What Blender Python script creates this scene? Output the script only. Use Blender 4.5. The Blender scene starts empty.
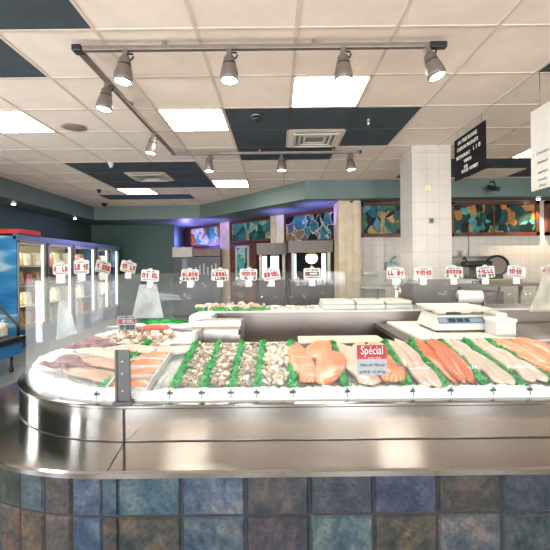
import bpy, bmesh, math, random
from mathutils import Vector, Matrix, noise
R = random.Random(7)
SC = bpy.context.scene
COL = SC.collection
PI = math.pi
F, CX, CY, CAMZ = 403.0, 277.0, 266.0, 1.25
def rad(d): return d*PI/180

# ------------------------------------------------------------------ materials
def srgb(r, g, b):
    f = lambda c: (c/255/12.92) if c/255 <= .04045 else ((c/255+.055)/1.055)**2.4
    return (f(r), f(g), f(b), 1)
class NT:
    def __init__(s, name):
        s.m = bpy.data.materials.new(name); s.m.use_nodes = True
        s.t = s.m.node_tree; s.b = s.t.nodes['Principled BSDF']
    def n(s, typ, **kw):
        nd = s.t.nodes.new(typ)
        for k, v in kw.items():
            if k in nd.inputs.keys(): nd.inputs[k].default_value = v
            else: setattr(nd, k, v)
        return nd
    def l(s, a, b): s.t.links.new(a, b)
    def ramp(s, stops, interp='LINEAR'):
        nd = s.t.nodes.new('ShaderNodeValToRGB'); cr = nd.color_ramp; cr.interpolation = interp
        while len(cr.elements) < len(stops): cr.elements.new(.5)
        for e, (p, c) in zip(cr.elements, stops): e.position = p; e.color = c
        return nd
def mat(name, c, rough=.5, metal=0., var=.12, scale=12., bump=0., bscale=60., spec=.5, trans=0., emit=None, estr=0., coat=0., sss=0.):
    k = NT(name); b = k.b
    tc = k.n('ShaderNodeTexCoord')
    nz = k.n('ShaderNodeTexNoise', Scale=scale, Detail=4.); k.l(tc.outputs['Object'], nz.inputs['Vector'])
    lo = tuple(x*(1-var) for x in c[:3])+(1,); hi = tuple(min(1, x*(1+var)) for x in c[:3])+(1,)
    rp = k.ramp([(.3, lo), (.7, hi)]); k.l(nz.outputs['Fac'], rp.inputs['Fac']); k.l(rp.outputs['Color'], b.inputs['Base Color'])
    b.inputs['Roughness'].default_value = rough; b.inputs['Metallic'].default_value = metal
    b.inputs['Specular IOR Level'].default_value = spec
    b.inputs['Transmission Weight'].default_value = trans
    b.inputs['Coat Weight'].default_value = coat
    if sss: b.inputs['Subsurface Weight'].default_value = sss; b.inputs['Subsurface Radius'].default_value = (.01, .008, .006); b.inputs['Subsurface Scale'].default_value = .5
    if emit: b.inputs['Emission Color'].default_value = emit; b.inputs['Emission Strength'].default_value = estr
    if bump:
        n2 = k.n('ShaderNodeTexNoise', Scale=bscale, Detail=3.); k.l(tc.outputs['Object'], n2.inputs['Vector'])
        bp = k.n('ShaderNodeBump', Strength=bump, Distance=.01); k.l(n2.outputs['Fac'], bp.inputs['Height']); k.l(bp.outputs['Normal'], b.inputs['Normal'])
    return k.m
def steel(name, c=(.62, .60, .57, 1), rough=.24, aniso=.0, streak=True):
    k = NT(name); b = k.b
    b.inputs['Metallic'].default_value = 1; b.inputs['Base Color'].default_value = c
    tc = k.n('ShaderNodeTexCoord'); mp = k.n('ShaderNodeMapping'); mp.inputs['Scale'].default_value = (3, 3, 160)
    k.l(tc.outputs['Object'], mp.inputs['Vector'])
    nz = k.n('ShaderNodeTexNoise', Scale=3., Detail=4.); k.l(mp.outputs['Vector'], nz.inputs['Vector'])
    mr = k.n('ShaderNodeMapRange'); mr.inputs['To Min'].default_value = rough*.75; mr.inputs['To Max'].default_value = rough*1.3
    k.l(nz.outputs['Fac'], mr.inputs['Value']); k.l(mr.outputs['Result'], b.inputs['Roughness'])
    if aniso:
        b.inputs['Anisotropic'].default_value = aniso; b.inputs['Anisotropic Rotation'].default_value = .25
        tg = k.n('ShaderNodeTangent', direction_type='UV_MAP'); tg.uv_map = 'UVMap'
        k.l(tg.outputs['Tangent'], b.inputs['Tangent'])
    return k.m
def glass(name, tint=(.975, .985, .98, 1), haze=.10):
    # clear sheet with bright haze mixed into its colour: transparent + a little gloss + a little diffuse haze
    k = NT(name); t = k.t; t.nodes.remove(k.b)
    out = t.nodes['Material Output']
    tr = k.n('ShaderNodeBsdfTransparent', Color=tint); gl = k.n('ShaderNodeBsdfGlossy', Roughness=.03); df = k.n('ShaderNodeBsdfTranslucent', Color=(.9, .93, .92, 1)); d2 = k.n('ShaderNodeBsdfDiffuse', Color=(.9, .92, .92, 1))
    fr = k.n('ShaderNodeFresnel', IOR=1.45)
    tc = k.n('ShaderNodeTexCoord'); nz = k.n('ShaderNodeTexNoise', Scale=5., Detail=5.); k.l(tc.outputs['Object'], nz.inputs['Vector'])
    mr = k.n('ShaderNodeMapRange'); mr.inputs['From Min'].default_value = .3; mr.inputs['From Max'].default_value = .75
    mr.inputs['To Min'].default_value = haze*.5; mr.inputs['To Max'].default_value = haze*1.5; k.l(nz.outputs['Fac'], mr.inputs['Value'])
    mh = k.n('ShaderNodeMixShader', Fac=.5); k.l(df.outputs[0], mh.inputs[1]); k.l(d2.outputs[0], mh.inputs[2])
    m1 = k.n('ShaderNodeMixShader'); ge0 = k.n('ShaderNodeNewGeometry'); iv0 = k.n('ShaderNodeMath', operation='SUBTRACT'); iv0.inputs[0].default_value = 1.; k.l(ge0.outputs['Backfacing'], iv0.inputs[1])
    mh0 = k.n('ShaderNodeMath', operation='MULTIPLY'); k.l(iv0.outputs[0], mh0.inputs[0]); k.l(mr.outputs['Result'], mh0.inputs[1]); k.l(mh0.outputs[0], m1.inputs['Fac']); k.l(tr.outputs[0], m1.inputs[1]); k.l(mh.outputs[0], m1.inputs[2])
    m2 = k.n('ShaderNodeMixShader'); ge = k.n('ShaderNodeNewGeometry'); iv = k.n('ShaderNodeMath', operation='SUBTRACT'); iv.inputs[0].default_value = 1.; k.l(ge.outputs['Backfacing'], iv.inputs[1])
    mu = k.n('ShaderNodeMath', operation='MULTIPLY'); k.l(iv.outputs[0], mu.inputs[0]); hf = k.n('ShaderNodeMath', operation='MULTIPLY'); hf.inputs[1].default_value = .28; k.l(fr.outputs['Fac'], hf.inputs[0]); k.l(hf.outputs[0], mu.inputs[1]); k.l(mu.outputs[0], m2.inputs['Fac']); k.l(m1.outputs[0], m2.inputs[1]); k.l(gl.outputs[0], m2.inputs[2])
    k.l(m2.outputs[0], out.inputs['Surface'])
    return k.m
def tilemat(name, c, grout, w, h, rough=.3, var=.06, mode='wall', mort=.004):
    k = NT(name); b = k.b
    tc = k.n('ShaderNodeTexCoord'); sp = k.n('ShaderNodeSeparateXYZ'); k.l(tc.outputs['Object'], sp.inputs[0])
    cb = k.n('ShaderNodeCombineXYZ')
    if mode == 'wall':
        ad = k.n('ShaderNodeMath', operation='ADD'); k.l(sp.outputs['X'], ad.inputs[0]); k.l(sp.outputs['Y'], ad.inputs[1])
        k.l(ad.outputs[0], cb.inputs['X']); k.l(sp.outputs['Z'], cb.inputs['Y'])
    else:
        k.l(sp.outputs['X'], cb.inputs['X']); k.l(sp.outputs['Y'], cb.inputs['Y'])
    br = k.n('ShaderNodeTexBrick', offset=0., squash=1.)
    br.inputs['Scale'].default_value = 1; br.inputs['Brick Width'].default_value = w; br.inputs['Row Height'].default_value = h
    br.inputs['Mortar Size'].default_value = mort; br.inputs['Mortar Smooth'].default_value = .1
    br.inputs['Color1'].default_value = tuple(x*(1-var) for x in c[:3])+(1,); br.inputs['Color2'].default_value = tuple(min(1, x*(1+var)) for x in c[:3])+(1,)
    br.inputs['Mortar'].default_value = grout
    k.l(cb.outputs[0], br.inputs['Vector'])
    nz = k.n('ShaderNodeTexNoise', Scale=9., Detail=5.); k.l(tc.outputs['Object'], nz.inputs['Vector'])
    mx = k.n('ShaderNodeMix', data_type='RGBA', blend_type='OVERLAY'); mx.inputs['Factor'].default_value = .25 if mode != 'wall' else .08
    k.l(br.outputs['Color'], mx.inputs['A']); k.l(nz.outputs['Fac'], mx.inputs['B']); k.l(mx.outputs['Result'], b.inputs['Base Color'])
    b.inputs['Roughness'].default_value = rough
    bp = k.n('ShaderNodeBump', Strength=.4, Distance=.004, invert=True); k.l(br.outputs['Fac'], bp.inputs['Height']); k.l(bp.outputs['Normal'], b.inputs['Normal'])
    return k.m
def stained(name, seed, scale, pal, lead=(.008, .008, .008, 1), lw=.03):
    k = NT(name); b = k.b
    tc = k.n('ShaderNodeTexCoord'); mp = k.n('ShaderNodeMapping'); mp.inputs['Location'].default_value = (seed*3.1, seed*1.7, seed*.9); mp.inputs['Scale'].default_value = (1.35, 1.35, 1.1); mp.inputs['Rotation'].default_value = (0, rad(35), 0)
    k.l(tc.outputs['Object'], mp.inputs['Vector'])
    nz = k.n('ShaderNodeTexNoise', Scale=2.2, Detail=2.); k.l(mp.outputs['Vector'], nz.inputs['Vector'])
    mx = k.n('ShaderNodeMix', data_type='RGBA', blend_type='LINEAR_LIGHT'); mx.inputs['Factor'].default_value = .34
    k.l(mp.outputs['Vector'], mx.inputs['A']); k.l(nz.outputs['Color'], mx.inputs['B'])
    vo = k.n('ShaderNodeTexVoronoi', Scale=scale); k.l(mx.outputs['Result'], vo.inputs['Vector'])
    ve = k.n('ShaderNodeTexVoronoi', Scale=scale, feature='DISTANCE_TO_EDGE'); k.l(mx.outputs['Result'], ve.inputs['Vector'])
    sp = k.n('ShaderNodeSeparateColor'); k.l(vo.outputs['Color'], sp.inputs[0])
    stops = [(i/len(pal), tuple(v*.6 for v in c[:3])+(1,)) for i, c in enumerate(pal)]
    rp = k.ramp(stops, 'CONSTANT'); k.l(sp.outputs[0], rp.inputs['Fac'])
    n2 = k.n('ShaderNodeTexNoise', Scale=14., Detail=3.); k.l(tc.outputs['Object'], n2.inputs['Vector'])
    mm = k.n('ShaderNodeMix', data_type='RGBA', blend_type='MULTIPLY'); mm.inputs['Factor'].default_value = .8
    k.l(rp.outputs['Color'], mm.inputs['A']); r3 = k.ramp([(.3, (.35, .35, .35, 1)), (.7, (1.0, 1.0, 1.0, 1))]); k.l(n2.outputs['Fac'], r3.inputs['Fac']); k.l(r3.outputs['Color'], mm.inputs['B'])
    ld = k.ramp([(.0, (1, 1, 1, 1)), (lw, (0, 0, 0, 1))]); k.l(ve.outputs['Distance'], ld.inputs['Fac'])
    m3 = k.n('ShaderNodeMix', data_type='RGBA'); k.l(ld.outputs['Color'], m3.inputs['Factor'])
    k.l(mm.outputs['Result'], m3.inputs['A']); m3.inputs['B'].default_value = lead
    k.l(m3.outputs['Result'], b.inputs['Base Color']); k.l(m3.outputs['Result'], b.inputs['Emission Color']); b.inputs['Emission Strength'].default_value = .30
    b.inputs['Roughness'].default_value = .4; b.inputs['Specular IOR Level'].default_value = .2
    return k.m
def emis(name, c, s):
    k = NT(name); k.b.inputs['Base Color'].default_value = c; k.b.inputs['Emission Color'].default_value = c; k.b.inputs['Emission Strength'].default_value = s
    return k.m
def fishmat(name, c1, c2, freq=55., rough=.28, chev=.9):
    k = NT(name); b = k.b
    tc = k.n('ShaderNodeTexCoord'); sp = k.n('ShaderNodeSeparateXYZ'); k.l(tc.outputs['Object'], sp.inputs[0])
    ab = k.n('ShaderNodeMath', operation='ABSOLUTE'); k.l(sp.outputs['X'], ab.inputs[0])
    ma = k.n('ShaderNodeMath', operation='MULTIPLY_ADD'); k.l(ab.outputs[0], ma.inputs[0]); ma.inputs[1].default_value = chev; k.l(sp.outputs['Y'], ma.inputs[2])
    cb = k.n('ShaderNodeCombineXYZ'); k.l(ma.outputs[0], cb.inputs['X'])
    wv = k.n('ShaderNodeTexWave', Scale=freq/6.28, Distortion=1.2, Detail=2.); wv.inputs['Detail Scale'].default_value = 1.5
    k.l(cb.outputs[0], wv.inputs['Vector'])
    nz = k.n('ShaderNodeTexNoise', Scale=14., Detail=4.); k.l(tc.outputs['Object'], nz.inputs['Vector'])
    ml = k.n('ShaderNodeMath', operation='MULTIPLY'); k.l(wv.outputs['Fac'], ml.inputs[0]); k.l(nz.outputs['Fac'], ml.inputs[1])
    rp = k.ramp([(.12, c1), (.6, c2)]); k.l(ml.outputs[0], rp.inputs['Fac']); k.l(rp.outputs['Color'], b.inputs['Base Color'])
    b.inputs['Roughness'].default_value = rough
    b.inputs['Subsurface Weight'].default_value = .15; b.inputs['Subsurface Radius'].default_value = (.012, .006, .004); b.inputs['Subsurface Scale'].default_value = .5
    return k.m
M = {}
M['ceil'] = mat('ceiling_tile_cream', (.90, .77, .65, 1), .9, var=.045, scale=5., bump=.12, bscale=260.)
M['ceildark'] = mat('ceiling_tile_slate', (.048, .064, .076, 1), .85, var=.15, scale=6., bump=.12, bscale=260.)
M['tbar'] = mat('ceiling_grid_bar', (.70, .59, .48, 1), .6, var=.05)
M['bronze'] = mat('dull_bronze', (.25, .2, .15, 1), .6)
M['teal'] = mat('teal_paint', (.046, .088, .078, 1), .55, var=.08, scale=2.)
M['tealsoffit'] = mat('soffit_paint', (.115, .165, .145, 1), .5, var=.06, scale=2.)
M['cream'] = mat('cream_paint', (.75, .68, .56, 1), .55, var=.05)
M['woodpale'] = mat('pale_wood', (.62, .50, .34, 1), .5, var=.14, scale=6.)
M['wood'] = mat('redbrown_wood', (.105, .028, .014, 1), .35, var=.3, scale=9.)
M['wooddark'] = mat('dark_wood', (.05, .022, .016, 1), .35, var=.3, scale=9.)
M['walltile'] = tilemat('white_wall_tile', (.57, .525, .46, 1), (.44, .40, .34, 1), .15, .20, .25, .02, mort=.003)
M['floor'] = tilemat('slate_floor_tile', (.20, .195, .185, 1), (.07, .07, .066, 1), .305, .305, .35, .12, 'floor', .006)
M['steel'] = steel('brushed_steel', (.38, .36, .335, 1), .13, .78)
M['steelp'] = steel('plain_steel', (.56, .53, .50, 1), .32)
M['steeld'] = steel('dull_steel', (.24, .21, .19, 1), .42)
M['postdark'] = mat('dark_grey_metal', (.075, .075, .075, 1), .4, .3)
M['glass'] = glass('case_glass', haze=.07)
M['glasshaze'] = glass('hazed_glass', haze=.13)  # stronger painted haze, for ice reflecting in the rounded glass
M['glassclear'] = glass('clear_glass', haze=.03)
M['frost'] = glass('frosted_acrylic', (.9, .96, .98, 1), haze=.42)
M['frosty'] = glass('frosted_acrylic_warm', (.98, .93, .8, 1), haze=.5)
M['ice'] = mat('crushed_ice_white', (.74, .765, .77, 1), .3, var=.06, scale=60., bump=.9, bscale=120., sss=.2)
M['parsley'] = mat('green_plastic', (.020, .38, .07, 1), .4, var=.45, scale=40.)
M['parsleydark'] = mat('dark_green_plastic', (.004, .075, .022, 1), .45, var=.4, scale=40.)
M['white'] = mat('white_plastic', (.52, .51, .48, 1), .35, var=.03)
M['card'] = mat('white_card', (.43, .42, .40, 1), .5, var=.03)
M['offwhite'] = mat('ivory_plastic', (.60, .57, .49, 1), .35, var=.03)
M['board'] = mat('white_board', (.66, .63, .57, 1), .45, var=.04)
M['boardy'] = mat('butter_board', (.85, .72, .46, 1), .45, var=.06)
M['black'] = mat('black_plastic', (.012, .012, .014, 1), .35, var=.2)
M['darkgap'] = mat('dark_interior', (.008, .008, .012, 1), .8, spec=.1)
M['signblack'] = mat('blackboard', (.010, .008, .007, 1), .8, var=.15, spec=.2)
M['lettering'] = mat('white_lettering', (.82, .78, .72, 1), .6, var=.02)
M['ink'] = mat('black_ink', (.025, .025, .03, 1), .6)
M['red'] = mat('red_print', (.26, .008, .014, 1), .5, var=.08)
M['darkred'] = mat('dark_red_print', (.34, .012, .02, 1), .5, var=.1)
M['greycard'] = mat('grey_card', (.26, .275, .30, 1), .5, var=.06)
M['spot'] = mat('spotlight_taupe_paint', (.17, .14, .12, 1), .38, .35, var=.05)
M['track'] = mat('track_bronze_paint', (.22, .18, .155, 1), .4, .5, var=.1)
M['lens'] = emis('lamp_lens', (1, .97, .92, 1), 14)
M['diff'] = emis('light_diffuser', (1, .95, .87, 1), 13)
M['frezlight'] = emis('freezer_lamp', (1, .94, .72, 1), 2.0)
M['warmlamp'] = emis('warm_lamp', (1, .72, .35, 1), 2.0)
M['bluelit'] = emis('lit_tank_glass', (.75, .88, 1, 1), .9)
M['teallit'] = stained('teal_door_glass', 4, 3., [(.02, .25, .22, 1), (.1, .5, .45, 1), (.4, .7, .65, 1), (.03, .12, .12, 1)])
M['blue'] = mat('freezer_blue', (.022, .17, .42, 1), .3, var=.1, scale=3.)
M['bluedeep'] = mat('freezer_deep_blue', (.02, .075, .19, 1), .35, var=.1)
M['topband'] = mat('steel_blue_band', (.13, .22, .32, 1), .35)
M['redpaint'] = mat('red_paint', (.62, .05, .03, 1), .5)
M['frame'] = mat('freezer_door_frame', (.30, .285, .25, 1), .35, .3, var=.06)
M['framedark'] = mat('freezer_mullion', (.06, .055, .05, 1), .4)
M['frezin'] = mat('freezer_inside', (.78, .73, .58, 1), .6, var=.05)
M['salmon'] = fishmat('salmon_flesh', (.72, .15, .035, 1), (.86, .42, .20, 1), 120.)
M['salmonpale'] = fishmat('pale_salmon_flesh', (.72, .19, .06, 1), (.85, .48, .27, 1), 90.)
M['salmondeep'] = fishmat('deep_salmon_flesh', (.58, .085, .018, 1), (.82, .29, .11, 1), 100.)
M['whitefish'] = fishmat('white_fish_flesh', (.58, .45, .36, 1), (.68, .60, .51, 1), 90., chev=.3)
M['pinkfish'] = fishmat('pink_fish_flesh', (.62, .44, .36, 1), (.69, .59, .52, 1), 90., chev=.3)
M['trout'] = fishmat('brown_trout_flesh', (.42, .22, .15, 1), (.66, .45, .33, 1), 170., chev=.2)
M['redfish'] = mat('red_fish_skin', (.70, .09, .06, 1), .3, var=.25, scale=30.)
M['octo'] = mat('purple_octopus', (.20, .075, .085, 1), .35, var=.4, scale=40.)
M['silverfish'] = mat('silver_fish_skin', (.60, .56, .52, 1), .25, .2, var=.3, scale=30.)
M['shellA'] = mat('clam_beige', (.52, .39, .29, 1), .35, var=.4, scale=45.)
M['shellB'] = mat('shrimp_grey', (.36, .27, .22, 1), .3, var=.45, scale=55.)
M['shellC'] = mat('scallop_cream', (.76, .66, .53, 1), .3, var=.12, scale=45.)
M['shellD'] = mat('shrimp_pink', (.80, .42, .33, 1), .35, var=.3, scale=50.)
M['mussel'] = mat('mussel_brown', (.34, .22, .13, 1), .35, var=.5, scale=40.)
M['lcd'] = mat('display_blue', (.10, .20, .33, 1), .25)
M['lcdg'] = emis('display_green', (.12, .28, .18, 1), .25)
M['bagw'] = mat('bag_cream', (.72, .66, .52, 1), .5, var=.25, scale=14.)
M['bagb'] = mat('bag_tan', (.45, .31, .16, 1), .5, var=.35, scale=14.)
M['bagd'] = mat('bag_dark', (.10, .09, .10, 1), .5, var=.35, scale=14.)
M['bagr'] = mat('box_red', (.55, .12, .10, 1), .5, var=.35, scale=14.)
M['olive'] = mat('olive_tray', (.42, .36, .16, 1), .5)
M['bluedisp'] = mat('blue_dispenser', (.20, .36, .42, 1), .3)
M['outlet'] = mat('outlet_metal', (.22, .2, .18, 1), .4, .4)
M['paperyel'] = mat('yellowed_paper', (.66, .58, .38, 1), .6)
M['hood'] = mat('taupe_hood', (.13, .105, .08, 1), .45)
M['hoodl'] = mat('pale_hood', (.52, .49, .42, 1), .45)
def printed():
    k = NT('freezer_end_print'); b = k.b; tc = k.n('ShaderNodeTexCoord')
    mp = k.n('ShaderNodeMapping'); mp.inputs['Scale'].default_value = (.7, 1, 2.6); k.l(tc.outputs['Object'], mp.inputs['Vector'])
    nz = k.n('ShaderNodeTexNoise', Scale=1.3, Detail=2.); k.l(mp.outputs['Vector'], nz.inputs['Vector'])
    rp = k.ramp([(.36, (.02, .15, .38, 1)), (.52, (.05, .26, .50, 1)), (.60, (.45, .62, .70, 1)), (.68, (.10, .30, .48, 1))]); k.l(nz.outputs['Fac'], rp.inputs['Fac'])
    k.l(rp.outputs['Color'], b.inputs['Base Color']); b.inputs['Roughness'].default_value = .25
    return k.m
M['print'] = printed()
def slate():
    k = NT('blue_slate_tile'); b = k.b
    at = k.n('ShaderNodeAttribute', attribute_name='tint'); tc = k.n('ShaderNodeTexCoord')
    n1 = k.n('ShaderNodeTexNoise', Scale=9., Detail=6., Roughness=.7); k.l(tc.outputs['Object'], n1.inputs['Vector'])
    n2 = k.n('ShaderNodeTexNoise', Scale=70., Detail=4.); k.l(tc.outputs['Object'], n2.inputs['Vector'])
    r1 = k.ramp([(.38, (.38, .50, .62, 1)), (.5, (1, 1, 1, 1)), (.62, (2.1, 1.5, 1.15, 1))]); k.l(n1.outputs['Fac'], r1.inputs['Fac'])
    m1 = k.n('ShaderNodeMix', data_type='RGBA', blend_type='MULTIPLY'); m1.inputs['Factor'].default_value = 1
    k.l(at.outputs['Color'], m1.inputs['A']); k.l(r1.outputs['Color'], m1.inputs['B'])
    r2 = k.ramp([(.35, (.55, .55, .55, 1)), (.65, (1.35, 1.35, 1.35, 1))]); k.l(n2.outputs['Fac'], r2.inputs['Fac'])
    m2 = k.n('ShaderNodeMix', data_type='RGBA', blend_type='MULTIPLY'); m2.inputs['Factor'].default_value = .8
    k.l(m1.outputs['Result'], m2.inputs['A']); k.l(r2.outputs['Color'], m2.inputs['B']); k.l(m2.outputs['Result'], b.inputs['Base Color'])
    b.inputs['Roughness'].default_value = .38
    bp = k.n('ShaderNodeBump', Strength=.35, Distance=.004); k.l(n2.outputs['Fac'], bp.inputs['Height']); k.l(bp.outputs['Normal'], b.inputs['Normal'])
    return k.m
M['slate'] = slate()
M['grout'] = mat('dark_grout', (.018, .019, .02, 1), .8)

# ------------------------------------------------------------------ mesh builder
class MB:
    def __init__(s): s.bm = bmesh.new(); s.mi = 0
    def _v(s, pts): return [s.bm.verts.new(p) for p in pts]
    def face(s, pts, smooth=False):
        f = s.bm.faces.new(s._v(pts)); f.material_index = s.mi; f.smooth = smooth; return f
    def box(s, x0, x1, y0, y1, z0, z1, bev=0., mtx=None):
        r = bmesh.ops.create_cube(s.bm, size=1.)['verts']
        for v in r: v.co = Vector((x0+(v.co.x+.5)*(x1-x0), y0+(v.co.y+.5)*(y1-y0), z0+(v.co.z+.5)*(z1-z0)))
        fs = set(f for v in r for f in v.link_faces)
        for f in fs: f.material_index = s.mi
        if bev:
            es = list(set(e for v in r for e in v.link_edges))
            rb = bmesh.ops.bevel(s.bm, geom=es, offset=bev, segments=2, affect='EDGES', profile=.5)
            for f in rb['faces']: f.material_index = s.mi
            r = list(set(v for f in rb['faces'] for v in f.verts) | set(v for v in r if v.is_valid))
        if mtx is not None:
            for v in r: v.co = mtx @ v.co
        return s
    def prism(s, poly, z0, z1, mtx=None):
        n = len(poly); a = s._v([(x, y, z0) for x, y in poly]); b = s._v([(x, y, z1) for x, y in poly])
        fs = [s.bm.faces.new(list(reversed(a))), s.bm.faces.new(b)]
        for i in range(n): fs.append(s.bm.faces.new([a[i], a[(i+1) % n], b[(i+1) % n], b[i]]))
        for f in fs: f.material_index = s.mi
        if mtx is not None:
            for v in a+b: v.co = mtx @ v.co
        return s
    def lathe(s, prof, seg=20, mtx=None, cap=True):
        rings = []
        for r, z in prof: rings.append(s._v([(r*math.cos(2*PI*i/seg), r*math.sin(2*PI*i/seg), z) for i in range(seg)]))
        for a, b in zip(rings, rings[1:]):
            for i in range(seg):
                f = s.bm.faces.new([a[i], a[(i+1) % seg], b[(i+1) % seg], b[i]]); f.material_index = s.mi; f.smooth = True
        if cap:
            f = s.bm.faces.new(list(reversed(rings[0]))); f.material_index = s.mi
            f = s.bm.faces.new(rings[-1]); f.material_index = s.mi
        if mtx is not None:
            for rg in rings:
                for v in rg: v.co = mtx @ v.co
        return s
    def tube(s, pts, r, seg=8, taper=None):
        pts = [Vector(p) for p in pts]; rings = []
        for i, p in enumerate(pts):
            d = (pts[min(i+1, len(pts)-1)]-pts[max(i-1, 0)]).normalized()
            u = d.cross(Vector((0, 0, 1)))
            if u.length < .01: u = d.cross(Vector((0, 1, 0)))
            u.normalize(); w = d.cross(u); rr = taper[i] if taper else r
            rings.append(s._v([p+(u*math.cos(2*PI*k/seg)+w*math.sin(2*PI*k/seg))*rr for k in range(seg)]))
        for a, b in zip(rings, rings[1:]):
            for k in range(seg):
                f = s.bm.faces.new([a[k], a[(k+1) % seg], b[(k+1) % seg], b[k]]); f.material_index = s.mi; f.smooth = True
        f = s.bm.faces.new(list(reversed(rings[0]))); f.material_index = s.mi
        f = s.bm.faces.new(rings[-1]); f.material_index = s.mi
        return s
    def ball(s, c, rx, ry, rz, seg=10, rings=6):
        r = bmesh.ops.create_uvsphere(s.bm, u_segments=seg, v_segments=rings, radius=1.)['verts']
        for v in r: v.co = Vector((c[0]+v.co.x*rx, c[1]+v.co.y*ry, c[2]+v.co.z*rz))
        for f in set(f for v in r for f in v.link_faces): f.material_index = s.mi; f.smooth = True
        return s
    def build(s, name, mats, parent=None, world=True, origin=None):
        me = bpy.data.meshes.new(name)
        bmesh.ops.recalc_face_normals(s.bm, faces=s.bm.faces)
        s.bm.to_mesh(me); s.bm.free()
        if me.uv_layers: me.uv_layers[0].name = 'UVMap'
        if not isinstance(mats, (list, tuple)): mats = [mats]
        for m in mats: me.materials.append(m)
        o = bpy.data.objects.new(name, me); COL.objects.link(o)
        off = Vector((0, 0, 0))
        if parent is not None:
            o.parent = parent
            if world: off = abs_loc(parent)
        elif origin is not None:
            off = Vector(origin); o.location = off
        if off.length: me.transform(Matrix.Translation(-off))
        return o
def abs_loc(o):
    l = Vector(o.location)
    while o.parent: o = o.parent; l += Vector(o.location)
    return l
def tag(o, label=None, cat=None, group=None, kind=None):
    if label: o['label'] = label
    if cat: o['category'] = cat
    if group: o['group'] = group
    if kind: o['kind'] = kind
    return o
def thing(name, label, cat, loc=(0, 0, 0), group=None):
    o = bpy.data.objects.new(name, None); COL.objects.link(o); o.location = loc; o.empty_display_size = .05
    return tag(o, label, cat, group)
def struct(name, mb, m, label=None):
    o = mb.build(name, m); o['kind'] = 'structure'
    if label: o['label'] = label
    return o
def copy_tree(o, parent=None):
    c = o.copy(); COL.objects.link(c)
    if parent is not None: c.parent = parent
    for ch in list(o.children): copy_tree(ch, c)
    return c
def T(x, y, z): return Matrix.Translation((x, y, z))
def RX(a): return Matrix.Rotation(a, 4, 'X')
def RY(a): return Matrix.Rotation(a, 4, 'Y')
def RZ(a): return Matrix.Rotation(a, 4, 'Z')
def at(px, py, Y): return Vector(((px-CX)*Y/F, Y, CAMZ+(CY-py)*Y/F))

# ------------------------------------------------------------------ the room
CEIL = 2.685
gx = lambda k: .132+.608*k
gy = lambda k: 2.43+.608*k
dark = set()
for kx, ks in {-3: [-1], -4: [0], -1: [2, 3, 4], 0: [2, 4], 1: [2, 3], 3: [0]}.items():
    for ky in ks: dark.add((kx, ky))
dark |= {(-5, 5), (-4, 5), (-3, 5), (-5, 6), (-3, 6), (-5, 7), (-4, 7), (-3, 7), (-5, 9), (-6, 9), (-4, 9)}
dark |= {(3, 5), (4, 5), (5, 5), (3, 6), (4, 6), (6, 5), (7, 5), (6, 6), (7, 6)}
lights = [(0, 1), (-2, 2), (-5, 2), (-2, 7), (-5, 8), (5, 4)]
lights_near = [(-5, -4), (4, -4), (-3, -9), (2, -9)]
vents = [(0, 3), (-4, 6)]
holes = set(lights) | set(vents) | set(lights_near)
mb = MB(); bars = MB()
for kx in range(-8, 10):
    for ky in range(-16, 12):
        if (kx, ky) in holes: continue
        x0, x1, y0, y1 = gx(kx)+.011, gx(kx+1)-.011, gy(ky)+.011, gy(ky+1)-.011
        mb.mi = 1 if (kx, ky) in dark else 0
        mb.face([(x0, y0, CEIL), (x1, y0, CEIL), (x1, y1, CEIL), (x0, y1, CEIL)])
mb.mi = 0
mb.face([(-6, -7.6, 2.76), (7, -7.6, 2.76), (7, 12.5, 2.76), (-6, 12.5, 2.76)])
struct('ceiling', mb, [M['ceil'], M['ceildark']])
isd = lambda a: a in dark
for kx in range(-8, 11):
    for ky in range(-16, 12):
        bars.mi = 1 if isd((kx-1, ky)) and isd((kx, ky)) else 0
        bars.box(gx(kx)-.011, gx(kx)+.011, gy(ky), gy(ky+1), CEIL-.004, CEIL+.012)
        bars.mi = 1 if isd((kx, ky-1)) and isd((kx, ky)) else 0
        bars.box(gx(kx), gx(kx+1), gy(ky)-.012, gy(ky)+.012, CEIL-.0035, CEIL+.012)
struct('trim_1', bars, [M['tbar'], M['ceildark']])
mb = MB(); mb.box(-6, 7, -7.6, 12.6, -.05, 0); struct('floor', mb, M['floor'])
WL = [(2.2, 3.1), (-1.5, -.7), (-3.9, -2.2)]  # unseen side windows, added to brighten the counter's rounded steel end
mb = MB(); mb.box(-4.97, -4.87, 3.1, 10.7, 0, 2.76); mb.box(-4.97, -4.87, -.7, 2.2, 0, 2.76); mb.box(-4.97, -4.87, -2.2, -1.5, 0, 2.76); mb.box(-4.97, -4.87, -7.6, -3.9, 0, 2.76)
for a, b in WL: mb.box(-4.97, -4.87, a, b, 0, .3); mb.box(-4.97, -4.87, a, b, 2.3, 2.76)
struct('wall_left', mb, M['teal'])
mb = MB(); mb.box(6.2, 6.3, -7.6, 7.3, 0, 2.76); struct('wall_right', mb, M['cream'])
WA, WB = (1.9, 7.2), (-2.69, 11.68)
wy = lambda x: 7.2+(1.9-x)*.976
mb = MB(); mb.prism([(-4.9, 10.6), (-2.69, 10.6), (-2.69, 11.72), (-2.79, 11.72), (-2.79, 10.7), (-4.9, 10.7)], 0, 2.76); struct('wall_back', mb, M['teal'])
mb = MB(); mb.prism([(1.9, 7.2), (1.97, 7.28), (-2.62, 11.76), (-2.69, 11.68)], 0, 2.76); struct('wall_diagonal', mb, M['wooddark'])
mb = MB(); mb.box(1.9, 6.25, 7.2, 7.3, 0, 2.76); struct('wall_service', mb, M['walltile'])
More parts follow.
